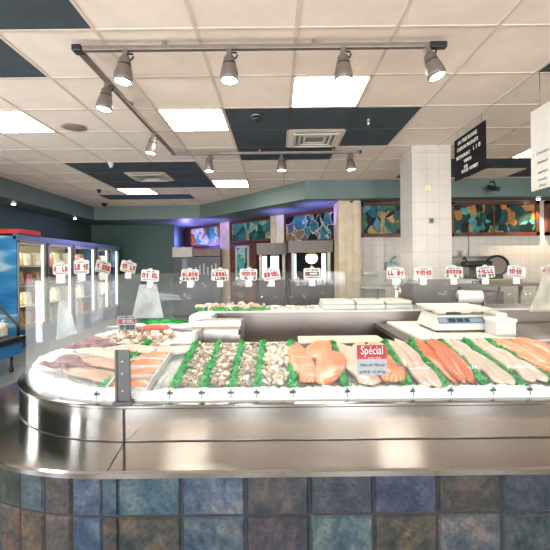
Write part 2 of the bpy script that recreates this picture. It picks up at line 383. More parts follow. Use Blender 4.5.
# front wall behind the viewpoint; unseen windows added for front light and steel reflections
mb = MB()
mb.box(-4.9, 6.2, -7.3, -7.2, 0, .25); mb.box(-4.9, 6.2, -7.3, -7.2, 2.5, 2.76)
xs = [-4.9, -4.4, -3.2, -1.2, -.5, .85, 2.5, 4.2, 4.9, 6.2]
for i in range(0, len(xs)-1, 2): mb.box(xs[i], xs[i+1], -7.3, -7.2, .25, 2.5)
struct('wall_front', mb, M['teal'])
# soffit
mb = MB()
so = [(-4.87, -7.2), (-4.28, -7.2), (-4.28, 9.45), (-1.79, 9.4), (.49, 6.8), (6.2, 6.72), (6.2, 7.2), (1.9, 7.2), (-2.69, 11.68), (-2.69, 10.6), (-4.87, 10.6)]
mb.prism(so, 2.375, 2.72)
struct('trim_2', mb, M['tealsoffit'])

def ceil_light(kx, ky, label, grp='ceiling light panels'):
    x0, x1, y0, y1 = gx(kx), gx(kx+1), gy(ky), gy(ky+1)
    t = thing('ceiling_light', label, 'ceiling light', ((x0+x1)/2, (y0+y1)/2, CEIL), grp)
    m = MB()
    for a in ((x0, x0+.02, y0, y1), (x1-.02, x1, y0, y1), (x0, x1, y0, y0+.02), (x0, x1, y1-.02, y1)): m.box(*a, CEIL-.006, CEIL+.05)
    m.build('frame', M['tbar'], t)
    m = MB(); m.box(x0+.02, x1-.02, y0+.02, y1-.02, CEIL-.001, CEIL+.012); m.build('diffuser', M['diff'], t)
for (k, lb) in zip(lights, ['square fluorescent ceiling panel right behind the front track, nearest and largest', 'lit ceiling panel left of the slate tiles, behind the front spotlights', 'lit ceiling panel at far left edge of the picture near the ceiling speaker', 'small distant lit ceiling panel under the rear spotlights', 'small distant lit ceiling panel behind the left air vent', 'lit ceiling panel on the right half hidden by the white hanging board']):
    ceil_light(*k, lb)
for k in lights_near: ceil_light(*k, 'lit ceiling panel overhead in front of the fish counter, out of view', 'ceiling light panels overhead')
for k, lb in zip(vents, ['square louvred ceiling air vent amid slate tiles at the middle', 'square louvred ceiling air vent in the slate tiles at left']):
    x0, x1, y0, y1 = gx(k[0]), gx(k[0]+1), gy(k[1]), gy(k[1]+1); cx, cy = (x0+x1)/2, (y0+y1)/2
    t = thing('ceiling_vent', lb, 'air vent', (cx, cy, CEIL), 'ceiling air vents')
    m = MB(); m.box(x0+.01, x1-.01, y0+.01, y1-.01, CEIL-.001, CEIL+.02); m.build('backing', M['ceil'], t)
    for i, h in enumerate((.24, .185, .13)):
        m = MB(); w = .03
        for sx in (-1, 1):
            m.prism([(cx+sx*h, cy-h), (cx+sx*h, cy+h), (cx+sx*(h-w), cy+h-w), (cx+sx*(h-w), cy-h+w)], CEIL-.03+.006*i, CEIL-.02+.006*i)
            m.prism([(cx-h, cy+sx*h), (cx+h, cy+sx*h), (cx+h-w, cy+sx*(h-w)), (cx-h+w, cy+sx*(h-w))], CEIL-.03+.006*i, CEIL-.02+.006*i)
        m.build('louvre', M['offwhite'], t)
    m = MB(); m.box(cx-.22, cx+.22, cy-.22, cy+.22, CEIL-.006, CEIL-.002); m.build('duct_opening', M['outlet'], t)
# small ceiling fittings
c = at(75, 125, 4.09); m = MB(); m.lathe([(.0, 0), (.115, 0), (.12, -.006), (.10, -.012), (0.001, -.014)], 28, T(c.x, 4.1, CEIL)); tag(m.build('ceiling_speaker', M['bronze'], origin=(c.x, 4.1, CEIL)), 'round tan ceiling speaker grille between cream tiles at left', 'ceiling speaker')
def dome(px, Y, r, label, m0, name='smoke_detector', cat='detector', base=True, z=CEIL):
    x = (px-CX)*Y/F
    t = thing(name, label, cat, (x, Y, z))
    m = MB(); m.lathe([(r, 0), (r, -.018), (r*.85, -.026)], 20, T(x, Y, z)); m.build('base_ring', m0[0], t)
    m = MB(); m.lathe([(r*.7, -.026), (r*.66, -.045), (r*.45, -.062), (r*.05, -.068)], 20, T(x, Y, z)); m.build('dome', m0[1], t)
dome(258, 3.82, .055, 'dark dome detector on the slate ceiling tile at centre', (M['steeld'], M['black']))
dome(370, 3.95, .022, 'tiny sprinkler head on the right slate ceiling tile', (M['steelp'], M['steelp']), 'sprinkler', 'sprinkler')
dome(112, 5.52, .04, 'cream detector at the front edge of the left slate tiles', (M['offwhite'], M['offwhite']))
dome(100, 7.4, .04, 'small black detector on cream tiles at left, nearer of two', (M['black'], M['black']))
dome(105, 9.0, .07, 'black dome camera on cream tiles by the rear left soffit', (M['black'], M['black']), 'dome_camera', 'camera')
for px, Y, lb in ((17, 6.9, 'recessed downlight in the left soffit, nearer one'), (80, 9.0, 'recessed downlight in the left soffit, farther one'), (331, 7.15, 'small fitting under the diagonal soffit, left one'), (352, 7.0, 'small fitting under the soffit beside the pale pillar'), (539, 6.95, 'recessed downlight under right soffit by the white hanging board')):
    x = (px-CX)*Y/F if px > 100 else -4.5+.0*px
    t = thing('downlight', lb, 'downlight', (x, Y, 2.375), 'soffit downlights')
    m = MB(); m.lathe([(.05, 0), (.05, -.012), (.035, -.014)], 18, T(x, Y, 2.375)); m.build('ring', M['steelp'], t)
    m = MB(); m.lathe([(.032, -.012), (.025, -.03), (.005, -.036)], 16, T(x, Y, 2.375)); m.build('bulb', M['lens'] if px in (17, 80, 539) else M['black'], t)

# ------------------------------------------------------------------ track lighting
tz = CEIL-.045
t = thing('lighting_track', 'bronze U-shaped lighting track under the cream ceiling', 'lighting track', (-.1, 2.53, CEIL))
m = MB(); m.box(-1.22, .98, 2.542, 2.578, tz-.015, tz+.015, .004); m.build('track_bar', M['track'], t)
m = MB(); m.box(-1.268, -1.232, 2.59, 4.95, tz-.015, tz+.015, .004); m.build('track_bar', M['track'], t)
m = MB(); m.box(-1.28, 1.02, 4.932, 4.968, tz-.015, tz+.015, .004); m.build('track_bar', M['track'], t)
m = MB(); m.box(-1.28, -1.22, 2.53, 2.60, tz-.02, tz+.02, .006); m.build('corner_connector', M['black'], t)
m = MB(); m.box(.98, 1.09, 2.538, 2.582, tz-.019, tz+.019, .006); m.build('end_cap', M['black'], t)
m = MB(); m.box(1.02, 1.05, 4.928, 4.972, tz-.018, tz+.018, .004); m.build('end_cap', M['black'], t)
for x, y in ((-.7, 2.56), (.25, 2.56), (-.2, 4.95), (.7, 4.95), (-1.25, 3.5)):
    m = MB(); m.box(x-.012, x+.012, y-.012, y+.012, tz+.014, CEIL+.004); m.build('ceiling_clip', M['track'], t)
def make_spot():
    t = thing('track_spotlight', 'x', 'spotlight')
    m = MB(); m.box(-.016, .016, -.02, .02, -.055, .002, .004); m.build('neck', M['spot'], t, False)
    m = MB(); m.tube([(.0, 0, -.02), (.045, 0, -.022), (.052, 0, -.04), (.042, 0, -.058), (0, 0, -.06)], .006, 6); m.build('hook', M['black'], t, False)
    m = MB(); m.lathe([(.026, -.045), (.036, -.06), (.041, -.095), (.042, -.098)], 24); m.build('cap', M['spot'], t, False)
    m = MB(); m.lathe([(.043, -.098), (.044, -.104), (.043, -.108)], 24); m.build('band', M['black'], t, False)
    m = MB(); m.lathe([(.043, -.108), (.050, -.13), (.057, -.165), (.059, -.195), (.055, -.212), (.050, -.212)], 28, cap=False); m.build('body', M['spot'], t, False)
    m = MB(); m.lathe([(.0505, -.206), (.03, -.210), (.002, -.211)], 24); m.build('lens', M['lens'], t, False)
    return t
proto = make_spot()
spots = [(-.945, 2.56, 4, 6, 'leftmost spotlight of the four on the front track'), (-.288, 2.56, 0, 6, 'second spotlight from left on the front track'), (.433, 2.56, 0, 4, 'third spotlight on front track, before the lit ceiling panel'), (.962, 2.56, -16, 8, 'tilted spotlight at the right end of the front track'),
         (-1.245, 3.0, 6, 6, 'nearer spotlight on the left side track'), (-1.255, 4.15, 8, 4, 'farther spotlight on the left side track'),
         (-.82, 4.95, 0, 4, 'leftmost of the three spotlights on the rear track'), (.07, 4.95, 0, 4, 'middle one of the three spotlights on the rear track'), (.90, 4.95, -6, 4, 'rightmost of the three spotlights on the rear track, by the column')]
for i, (x, y, ry, rx, lb) in enumerate(spots):
    o = proto if i == 0 else copy_tree(proto)
    o.location = (x, y, tz-.012); o.rotation_euler = (rad(-rx), rad(ry), 0); o['label'] = lb; o['group'] = 'track spotlights'

# ------------------------------------------------------------------ column
t = thing('tiled_column', 'square cream-tiled column with a stainless foot rising to the ceiling', 'column', (1.875, 5.1, 0))
m = MB(); m.box(1.64, 2.11, 4.86, 5.33, 0, CEIL); m.build('shaft', M['walltile'], t)
m = MB(); m.box(1.632, 2.118, 4.852, 5.338, 0, 1.07); m.build('steel_cladding', M['steeld'], t)
m = MB(); m.box(1.835, 1.895, 4.845, 4.862, 1.745, 1.81, .004); m.build('outlet_plate', M['outlet'], t)
m = MB(); m.box(1.853, 1.877, 4.842, 4.847, 1.763, 1.792); m.build('outlet_slot', M['black'], t)
m = MB(); m.box(1.80, 1.875, 4.848, 4.861, 2.13, 2.205, .005); m.build('yellowed_box', M['paperyel'], t)

# ------------------------------------------------------------------ transom windows and joinery
PALS = [[(.03, .16, .16, 1), (.55, .72, .62, 1), (.02, .05, .05, 1), (.08, .36, .38, 1), (.50, .20, .05, 1), (.70, .78, .66, 1)],
        [(.02, .09, .07, 1), (.06, .28, .26, 1), (.34, .36, .16, 1), (.015, .03, .03, 1), (.32, .52, .42, 1), (.04, .18, .16, 1)],
        [(.015, .05, .07, 1), (.05, .22, .27, 1), (.01, .015, .02, 1), (.14, .12, .16, 1), (.02, .11, .13, 1), (.30, .20, .12, 1), (.012, .02, .02, 1)],
        [(.03, .16, .20, 1), (.10, .34, .42, 1), (.55, .40, .14, 1), (.015, .03, .04, 1), (.05, .22, .14, 1), (.02, .10, .13, 1)],
        [(.02, .09, .08, 1), (.05, .22, .18, 1), (.50, .24, .07, 1), (.012, .018, .015, 1), (.10, .40, .34, 1), (.03, .08, .06, 1), (.015, .05, .05, 1)]]
def diag_window(pl, pr, n, pal, zb, zt, fr=.06):
    kl, kr = (pl-CX)/F, (pr-CX)/F
    yl, yr = 9.054/(1+.976*kl), 9.054/(1+.976*kr)
    a, b = Vector((kl*yl, yl, 0)), Vector((kr*yr, yr, 0)); L = (b-a).length; ang = math.atan2(b.y-a.y, b.x-a.x)
    mx = T(a.x, a.y, 0) @ RZ(ang)
    m = MB()
    for bx in ((0, L, -.05, .01, zb, zb+fr), (0, L, -.05, .01, zt-fr, zt), (0, fr, -.05, .01, zb, zt), (L-fr, L, -.05, .01, zb, zt)): m.box(*bx, mtx=mx)
    o = struct('window_%d' % n, m, M['wood'])
    g = MB(); g.box(fr, L-fr, -.02, -.012, zb+fr, zt-fr, mtx=mx); pn = g.build('pane', stained('stained_glass_%d' % n, n, 3.4, pal, (.42, .41, .40, 1) if n == 3 else (.008, .008, .008, 1), .035), o)
    return o
diag_window(191, 223, 1, PALS[0], 1.80, 2.36)
diag_window(231.5, 274, 2, PALS[1], 1.82, 2.36)
diag_window(285, 343, 3, PALS[2], 1.72, 2.37)
def flat_window(x0, x1, n, pal, zb=1.745, zt=2.36, fr=.06):
    m = MB()
    for bx in ((x0, x1, 7.13, 7.21, zb, zb+fr), (x0, x1, 7.13, 7.21, zt-fr, zt), (x0, x0+fr, 7.13, 7.21, zb, zt), (x1-fr, x1, 7.13, 7.21, zb, zt)): m.box(*bx)
    if x1-x0 > 1: m.box((x0+x1)/2-.012, (x0+x1)/2+.012, 7.165, 7.18, zb, zt)
    o = struct('window_%d' % n, m, M['wood'])
    g = MB(); g.box(x0+fr, x1-fr, 7.175, 7.19, zb+fr, zt-fr); g.build('pane', stained('stained_glass_%d' % n, n+5, 5.5, pal), o)
flat_window(1.48, 2.75, 4, PALS[3])
flat_window(3.08, 4.66, 5, PALS[4])
flat_window(4.78, 6.1, 6, PALS[1])
def post(px0, px1, m0, n, z1=2.375, d=.1):
    k0, k1 = (px0-CX)/F, (px1-CX)/F; pts = []
    for k in (k0, k1): y = 9.054/(1+.976*k); pts.append((k*y, y))
    (xa, ya), (xb, yb) = pts
    m = MB(); m.prism([(xa-.07*d*7, ya-.07*d*7), (xb-.07*d*7, yb-.07*d*7), (xb, yb), (xa, ya)], 0, z1); struct('trim_%d' % n, m, m0)
post(222.5, 231.5, M['woodpale'], 3); post(273, 279, M['woodpale'], 4); post(279, 286, M['cream'], 5)
m = MB(); m.box(1.08, 1.45, 7.02, 7.6, 0, 2.375); 
for i in range(3): m.box(1.10+i*.12, 1.19+i*.12, 7.008, 7.03, 0, 2.375)
struct('trim_6', m, M['woodpale'])
m = MB(); m.box(1.452, 1.48, 7.06, 7.25, 0, 2.375); m.box(1.48, 1.9, 7.16, 7.3, 0, 1.745); struct('trim_7', m, M['walltile'])
# red-brown door with teal glass under the second transom
k0, k1 = (232-CX)/F, (258-CX)/F
y0_, y1_ = 9.054/(1+.976*k0), 9.054/(1+.976*k1)
a, b = Vector((k0*y0_, y0_, 0)), Vector((k1*y1_, y1_, 0)); L = (b-a).length; mx = T(a.x, a.y, 0) @ RZ(math.atan2(b.y-a.y, b.x-a.x))
m = MB(); m.box(0, L, -.06, -.004, 0, 1.80, mtx=mx); d = struct('door_1', m, M['wood'])
m = MB(); m.box(L*.30, L*.70, -.07, -.061, .95, 1.70, mtx=mx); m.build('door_glass', M['teallit'], d)
m = MB(); m.box(L*.24, L*.30, -.085, -.061, .90, 1.75, mtx=mx); m.box(L*.70, L*.76, -.085, -.061, .90, 1.75, mtx=mx); m.box(L*.24, L*.76, -.085, -.061, 1.70, 1.75, mtx=mx); m.build('glazing_bead', M['hoodl'], d)
m = MB(); m.tube([mx @ Vector((L*.88, -.06, 1.0)), mx @ Vector((L*.88, -.11, 1.0)), mx @ Vector((L*.88, -.11, 1.25)), mx @ Vector((L*.88, -.06, 1.25))], .012); m.build('door_handle', M['steelp'], d)

# hooded cabinets along the diagonal wall
def hooded(label, xl, xr, yf, zh0, zh1, hoodm, kind):
    t = thing('hooded_cabinet', label, 'cabinet', ((xl+xr)/2, yf, 0))
    e = .07
    poly = [(xl, yf), (xr, yf), (xr, wy(xr)-e), (xl, wy(xl)-e)]
    m = MB(); m.prism(poly, zh0, zh1); m.build('hood', hoodm, t)
    inn = [(xl+.04, yf+.06), (xr-.04, yf+.06), (xr-.04, wy(xr)-e), (xl+.04, wy(xl)-e)]
    m = MB(); m.prism(inn, 0, .95); m.build('base_cabinet', M['wooddark'], t)
    m = MB(); m.prism([(xl+.02, yf+.03), (xr-.02, yf+.03), (xr-.02, wy(xr)-e), (xl+.02, wy(xl)-e)], .95, .99); m.build('counter_top', M['steeld'], t)
    for x in (xl+.05, xr-.09):
        m = MB(); m.box(x, x+.05, yf+.07, yf+.12, .99, zh0); m.build('upright', M['hoodl'] if kind == 'lit' else M['black'], t)
    m = MB(); m.prism([(xl+.1, wy(xl)-e-.04 if False else yf+.22), (xr-.1, yf+.22), (xr-.1, yf+.23), (xl+.1, yf+.23)], .99, zh0)
    m.build('dark_backing', M['darkgap'], t)  # opaque dark sheet paints the unlit cabinet interior
    return t
tk = hooded('taupe hooded tank cabinet with lit glass beside the red-brown door', -.43, .21, 8.6, 1.50, 1.74, M['hood'], 'lit')
for a_, b_ in ((-.32, -.22), (-.14, .04)):
    m = MB(); m.box(a_, b_, 8.79, 8.815, 1.0, 1.47); m.build('lit_panel', M['bluelit'], tk)
tk = hooded('wide taupe hooded cabinet with a warm lamp reflection in its dark glass', .225, 1.05, 7.55, 1.50, 1.72, M['hood'], 'lit')
for a_, b_ in ((.33, .37), (.86, .94)):
    m = MB(); m.box(a_, b_, 7.75, 7.768, 1.0, 1.48); m.build('lit_panel', M['bluelit'], tk)
tl = thing('lamp_reflection', 'small amber glowing globe standing for a lamp reflection under the wide taupe hood', 'lamp', (.66, 7.68, .99))  # lit globe stands in for a lamp reflected in the dark pane
m = MB(); m.lathe([(.05, .99), (.05, 1.0), (.012, 1.01), (.012, 1.30)], 16, T(.66, 7.68, 0)); m.build('globe_stand', M['outlet'], tl)
m = MB(); m.lathe([(.05, 1.29), (.10, 1.33), (.12, 1.40), (.10, 1.455), (.05, 1.47)], 20, T(.66, 7.68, 0)); m.build('glow_globe', M['warmlamp'], tl)
# dark bar case at the far left of the niche
t = thing('display_case', 'black glazed case under a pale hood in the purple-lit niche', 'display case', (-2.0, 10.3, 0))
m = MB(); m.box(-2.62, -2.12, 10.1, 10.5, 1.50, 1.745); m.build('hood', M['hoodl'], t)
m = MB(); m.box(-2.62, -1.42, 10.12, 10.45, 0, 1.50); m.build('case_body', M['black'], t)
m = MB(); m.box(-2.10, -1.42, 10.1, 10.45, 1.52, 1.70); m.build('valance', M['wood'], t)
m = MB(); m.box(-2.38, -2.24, 10.105, 10.118, 1.1, 1.46); m.build('lit_panel', M['frost'], t)
for i in range(6):
    m = MB(); m.box(-2.05+i*.1, -2.02+i*.1, 10.10, 10.118, 1.05, 1.25+.04*(i % 3)); m.build('bottle_reflection' if False else 'reflection_bar', M['steeld'], t)  # uneven grey bars stand in for bottle reflections on the case
m = MB(); m.lathe([(.06, 1.745), (.06, 1.76), (.04, 1.775)], 16, T(-2.42, 10.4, 0)); m.build('uplight', M['black'], t)

# ------------------------------------------------------------------ the fish counter
XR = 3.3
GX, GYN, GYF, GR = -.57, 2.2, 2.74, .68
def path(off, n=26, far=True, near=True, xr=XR):
    r = GR+off; p = []
    if near: p.append((xr, GYN-r))
    for i in range(n+1):
        a = -PI/2-PI/2*i/n; p.append((GX+r*math.cos(a), GYN+r*math.sin(a)))
    if far:
        for i in range(n+1):
            a = PI-PI/2*i/n; p.append((GX+r*math.cos(a), GYF+r*math.sin(a)))
        p.append((xr, GYF+r))
    return p
def sweep(mb, prof, n=26, smooth=True, closed=True, **kw):
    """profile of (offset, z) swept along the rounded outline of the island, with UVs running along it"""
    uv = mb.bm.loops.layers.uv.verify()
    paths = [path(o, n, **kw) for o, z in prof]; N = len(paths[0])
    # length parameter
    ls = [0.]
    for i in range(1, N): ls.append(ls[-1]+math.dist(paths[0][i-1], paths[0][i]))
    V = [[mb.bm.verts.new((p[0], p[1], z)) for p in pa] for pa, (o, z) in zip(paths, prof)]
    K = len(prof); rng = range(K) if closed else range(K-1)
    vv = [0.]
    for j in range(1, K+1): vv.append(vv[-1]+math.dist(prof[j-1], prof[j % K]))
    for j in rng:
        a, b = V[j], V[(j+1) % K]
        for i in range(N-1):
            f = mb.bm.faces.new([a[i], a[i+1], b[i+1], b[i]]); f.smooth = False; f.material_index = mb.mi
            for lp, (u, w) in zip(f.loops, ((ls[i], vv[j]), (ls[i+1], vv[j]), (ls[i+1], vv[j+1]), (ls[i], vv[j+1]))): lp[uv].uv = (u, w)
            f.smooth = smooth
    if closed:
        for i in (0, N-1):
            try: f = mb.bm.faces.new([V[j][i] for j in range(K)]); f.smooth = False
            except ValueError: pass
    return mb
def sharp(o, deg=30):
    for e in o.data.edges: pass
    bm = bmesh.new(); bm.from_mesh(o.data)
    for e in bm.edges:
        if len(e.link_faces) == 2 and e.calc_face_angle(0) > rad(deg): e.smooth = False
    bm.to_mesh(o.data); bm.free()
ctr = thing('seafood_counter', 'stainless fish counter with rounded end, glass guards and blue slate-tile base', 'counter', (0, 1.3, 0))
m = MB(); sweep(m, [(.03, .606), (.244, .606), (.250, .600), (.250, .584), (.236, .584), (.236, .59), (.03, .59)], 40); o = m.build('ledge', M['steel'], ctr); sharp(o)
m = MB(); sweep(m, [(-.02, .55), (.03, .55), (.03, .726), (.036, .731), (.036, .739), (.030, .742), (-.02, .742)], 40); o = m.build('riser', M['steel'], ctr); sharp(o)
# seams in the steelwork
m = MB(); m.box(-.576, -.568, 1.486, 1.491, .607, .735); m.mi = 0
m.prism([(-.574, 1.49), (-.568, 1.49), (-.541, 1.275), (-.547, 1.275)], .6061, .6066); m.build('seam', M['black'], ctr)
m = MB(); sweep(m, [(.029, .6055), (.0335, .6055), (.0335, .6085), (.029, .6085)], 40); m.build('crease_strip', M['black'], ctr)  # black strip drawn as the dark crease where riser meets ledge
# tiled base
m = MB(); sweep(m, [(.218, .0), (.218, .589), (.03, .589), (.03, 0)], 40); m.mi = 0; o = m.build('base_core', M['grout'], ctr); sharp(o)
m = MB(); tint = m.bm.loops.layers.float_color.new('tint')
RT = random.Random(21)
TS = .50
tints = [tuple(v*TS for v in q) for q in [(.060, .105, .140), (.085, .135, .165), (.085, .120, .125), (.060, .058, .055), (.045, .060, .075), (.095, .080, .066), (.048, .075, .105), (.085, .110, .140), (.055, .060, .068)]]
def tile(fp, z0, z1, c):
    """fp(s, d) gives the plan point at distance s along the tile and d outwards"""
    i = .0035; j = .009
    q0 = [fp(0, 0, i), fp(1, 0, -i)]; q1 = [fp(0, .007, j), fp(1, .007, -j)]
    A = [m.bm.verts.new((q[0], q[1], z)) for q, z in ((q0[0], z0+i), (q0[1], z0+i), (q0[1], z1-i), (q0[0], z1-i))]
    B = [m.bm.verts.new((q[0], q[1], z)) for q, z in ((q1[0], z0+j), (q1[1], z0+j), (q1[1], z1-j), (q1[0], z1-j))]
    fs = [m.bm.faces.new(B)]+[m.bm.faces.new([A[k], A[(k+1) % 4], B[(k+1) % 4], B[k]]) for k in range(4)]
    for f in fs:
        for lp in f.loops: lp[tint] = (*c, 1)
rows = [(.447, .592), (.241, .447), (.035, .241)]
RB = GR+.219; YB = GYN-RB
front_t = [[0, 1, 8, 4, 6, 3, 4], [3, 0, 8, 1, 3, 7, 4]]
for ri, (z0, z1) in enumerate(rows):
    k = 0; x = -.522-.0
    while x < XR-.2:
        ti = front_t[ri][k] if ri < 2 and k < 7 else RT.randrange(9)
        c = tuple(v*RT.uniform(.85, 1.15) for v in tints[ti])
        tile(lambda s, d, e, x=x: (x+s*.2063+e, YB-d), z0, z1, c); x += .2063; k += 1
    tile(lambda s, d, e: (GX+s*.048+e*.3, YB-d), z0, z1, tints[[0, 3, 1][ri]])
    na = 14
    for q in range(na*2):
        c = tuple(v*RT.uniform(.8, 1.2) for v in tints[RT.choice([0, 3, 5, 1, 3, 7, 5, 4])])
        cyy, base = (GYN, -PI/2) if q < na else (GYF, -PI)
        a0 = base-PI/2*(q % na)/na; a1 = base-PI/2*((q % na)+1)/na
        p0 = Vector((GX+RB*math.cos(a1), cyy+RB*math.sin(a1))); p1 = Vector((GX+RB*math.cos(a0), cyy+RB*math.sin(a0)))
        dd = (p1-p0).normalized(); nn = Vector((dd.y, -dd.x))
        if nn.dot((p0+p1)/2-Vector((GX, cyy))) < 0: nn = -nn
        tile(lambda s, d, e, p0=p0, p1=p1, dd=dd, nn=nn: tuple(p0+(p1-p0)*s+dd*e+nn*d), z0, z1, c)
    for q in range(5):
        ya = GYN+q*.108
        tile(lambda s, d, e, ya=ya: (GX-RB-d, ya+s*.108+e), z0, z1, tints[RT.randrange(9)])
m.build('tiled_base', M['slate'], ctr)
# inner steelwork: work trough between the two display beds
m = MB()
m.box(-.44, XR, 2.12, 2.135, .45, .838); m.box(-.44, -.425, 2.135, 2.94, .45, .90); m.box(-.44, XR, 2.925, 2.94, .45, .915); m.box(-.425, XR, 2.135, 2.925, .45, .47)
m.build('work_trough', M['steeld'], ctr)
m = MB(); m.box(.70, XR, 2.135, 2.925, .80, .83); m.build('work_shelf', M['steeld'], ctr)
m = MB(); m.box(1.03, XR, 2.94, 3.40, .885, .912); m.build('far_deck', M['steelp'], ctr)
m = MB(); m.box(-.57, XR, 2.124, 2.150, .836, .843); m.build('bed_lip', M['steelp'], ctr)
m = MB(); m.box(-.57, XR, 2.915, 2.945, .913, .925); m.build('bed_lip', M['white'], ctr)
# bed floors under the ice
m = MB(); sweep(m, [(-.02, .56), (-.02, .70), (-.55, .70), (-.55, .56)], 20); m.build('bed_pan', M['steelp'], ctr)
# glass
def wall_strip(pts, z0, z1, th=.008):
    """vertical sheet along pts"""
    m = MB(); P = [Vector(p) for p in pts]; n = len(P); nr = []
    for i in range(n):
        d = (P[min(i+1, n-1)]-P[max(i-1, 0)]).normalized(); nr.append(Vector((d.y, -d.x)))
    quad = [[m.bm.verts.new((*(P[i]+nr[i]*s), z)) for i in range(n)] for s, z in ((-th/2, z0), (th/2, z0), (th/2, z1), (-th/2, z1))]
    for j in range(4):
        for i in range(n-1):
            f = m.bm.faces.new([quad[j][i], quad[j][i+1], quad[(j+1) % 4][i+1], quad[(j+1) % 4][i]]); f.smooth = True
    for i in (0, n-1): m.bm.faces.new([quad[j][i] for j in range(4)])
    return m
full = path(0, 26)
arc = [p for p in full if p[0] <= -.60 and p[1] < 3.2]
o = wall_strip(arc, .735, 1.20).build('tall_glass', M['glasshaze'], ctr); sharp(o)
far = [p for p in full if p[1] >= 3.2]
o = wall_strip(far, .735, 1.20).build('far_glass', M['glass'], ctr); sharp(o)
o = wall_strip([(-.57, 1.52), (XR, 1.52)], .735, .955).build('front_glass', M['glass'], ctr)
o = wall_strip([(-.95, 2.955), (1.0, 2.955)], .90, 1.135).build('inner_glass', M['glassclear'], ctr)
o = wall_strip([(1.008, 2.955), (XR, 2.955)], .905, 1.135).build('inner_glass', M['glassclear'], ctr)
m = MB(); m.box(-.607, -.552, 1.502, 1.508, .735, .943); m.box(-.607, -.600, 1.497, 1.503, .735, .943); m.box(-.559, -.552, 1.497, 1.503, .735, .943)
po = m.build('glass_post', M['postdark'], ctr)
for z in (.79, .855, .90):
    q = MB(); q.lathe([(.005, 0), (.005, .003), (.002, .005)], 10, T(-.58, 1.502, z) @ RX(PI/2)); q.build('screw', M['steelp'], po)
m = MB(); m.box(-.615, -.545, 1.488, 1.53, .736, .752, .003); m.build('post_foot', M['postdark'], ctr)

# ------------------------------------------------------------------ ice
def inset(x, y):
    qx = max(GX-x, 0); qy = max(GYN-y, y-GYF, 0)
    return GR-math.hypot(qx, qy)
def hbase(x, y):
    d = inset(x, y); lf = min(1, max(0, (-.62-x)/.25))
    if y > 2.72 and x > -.6: return .915
    s = .137+.13*lf
    return .746+.012*lf+s*min(d, .62)
def hice(x, y):
    d = inset(x, y)
    h = hbase(x, y)
    if y < 2.3 or x < -.5: h += .032*math.exp(-((d-.030)/.032)**2)
    if d < .02: h -= (.02-d)*.5
    h += .012*noise.noise(Vector((x*9, y*9, 3)))+.006*noise.noise(Vector((x*40, y*40, 1)))
    return h
RI = random.Random(3)
def ice_bed(name, x0, x1, y0, y1, st, ok, label):
    m = MB(); nx, ny = int((x1-x0)/st), int((y1-y0)/st); V = {}
    for i in range(nx+1):
        for j in range(ny+1):
            x, y = x0+i*st, y0+j*st
            if inset(x, y) > .008 and ok(x, y):
                V[i, j] = m.bm.verts.new((x+RI.uniform(-.3, .3)*st, y+RI.uniform(-.3, .3)*st*(1 if 0 < j < ny else 0), hice(x, y)+RI.uniform(-.004, .004)))
    for i in range(nx):
        for j in range(ny):
            q = [V.get(k) for k in ((i, j), (i+1, j), (i+1, j+1), (i, j+1))]
            if all(q): m.bm.faces.new(q)
    be = [e for e in m.bm.edges if e.is_boundary]
    lo = {}
    for e in be:
        for v in e.verts:
            if v not in lo: lo[v] = m.bm.verts.new((v.co.x, v.co.y, .702))
    for e in be: a, b = e.verts; m.bm.faces.new([a, b, lo[b], lo[a]])
    for v in [v for v in m.bm.verts if not v.link_faces]: m.bm.verts.remove(v)
    o = m.build(name, M['ice'], origin=((x0+x1)/2, (y0+y1)/2, .702)); tag(o, label, 'ice', None, 'stuff')
ice_bed('crushed_ice', -1.25, 2.6, 1.532, 2.116, .0125, lambda x, y: True, 'bed of crushed white ice under the fish behind the front glass')
ice_bed('crushed_ice', -1.25, -.45, 2.1165, 3.40, .016, lambda x, y: True, 'crushed ice heaped in the rounded left end of the counter')
ice_bed('crushed_ice', -.449, 1.02, 2.962, 3.40, .016, lambda x, y: True, 'crushed ice along the far side of the counter')

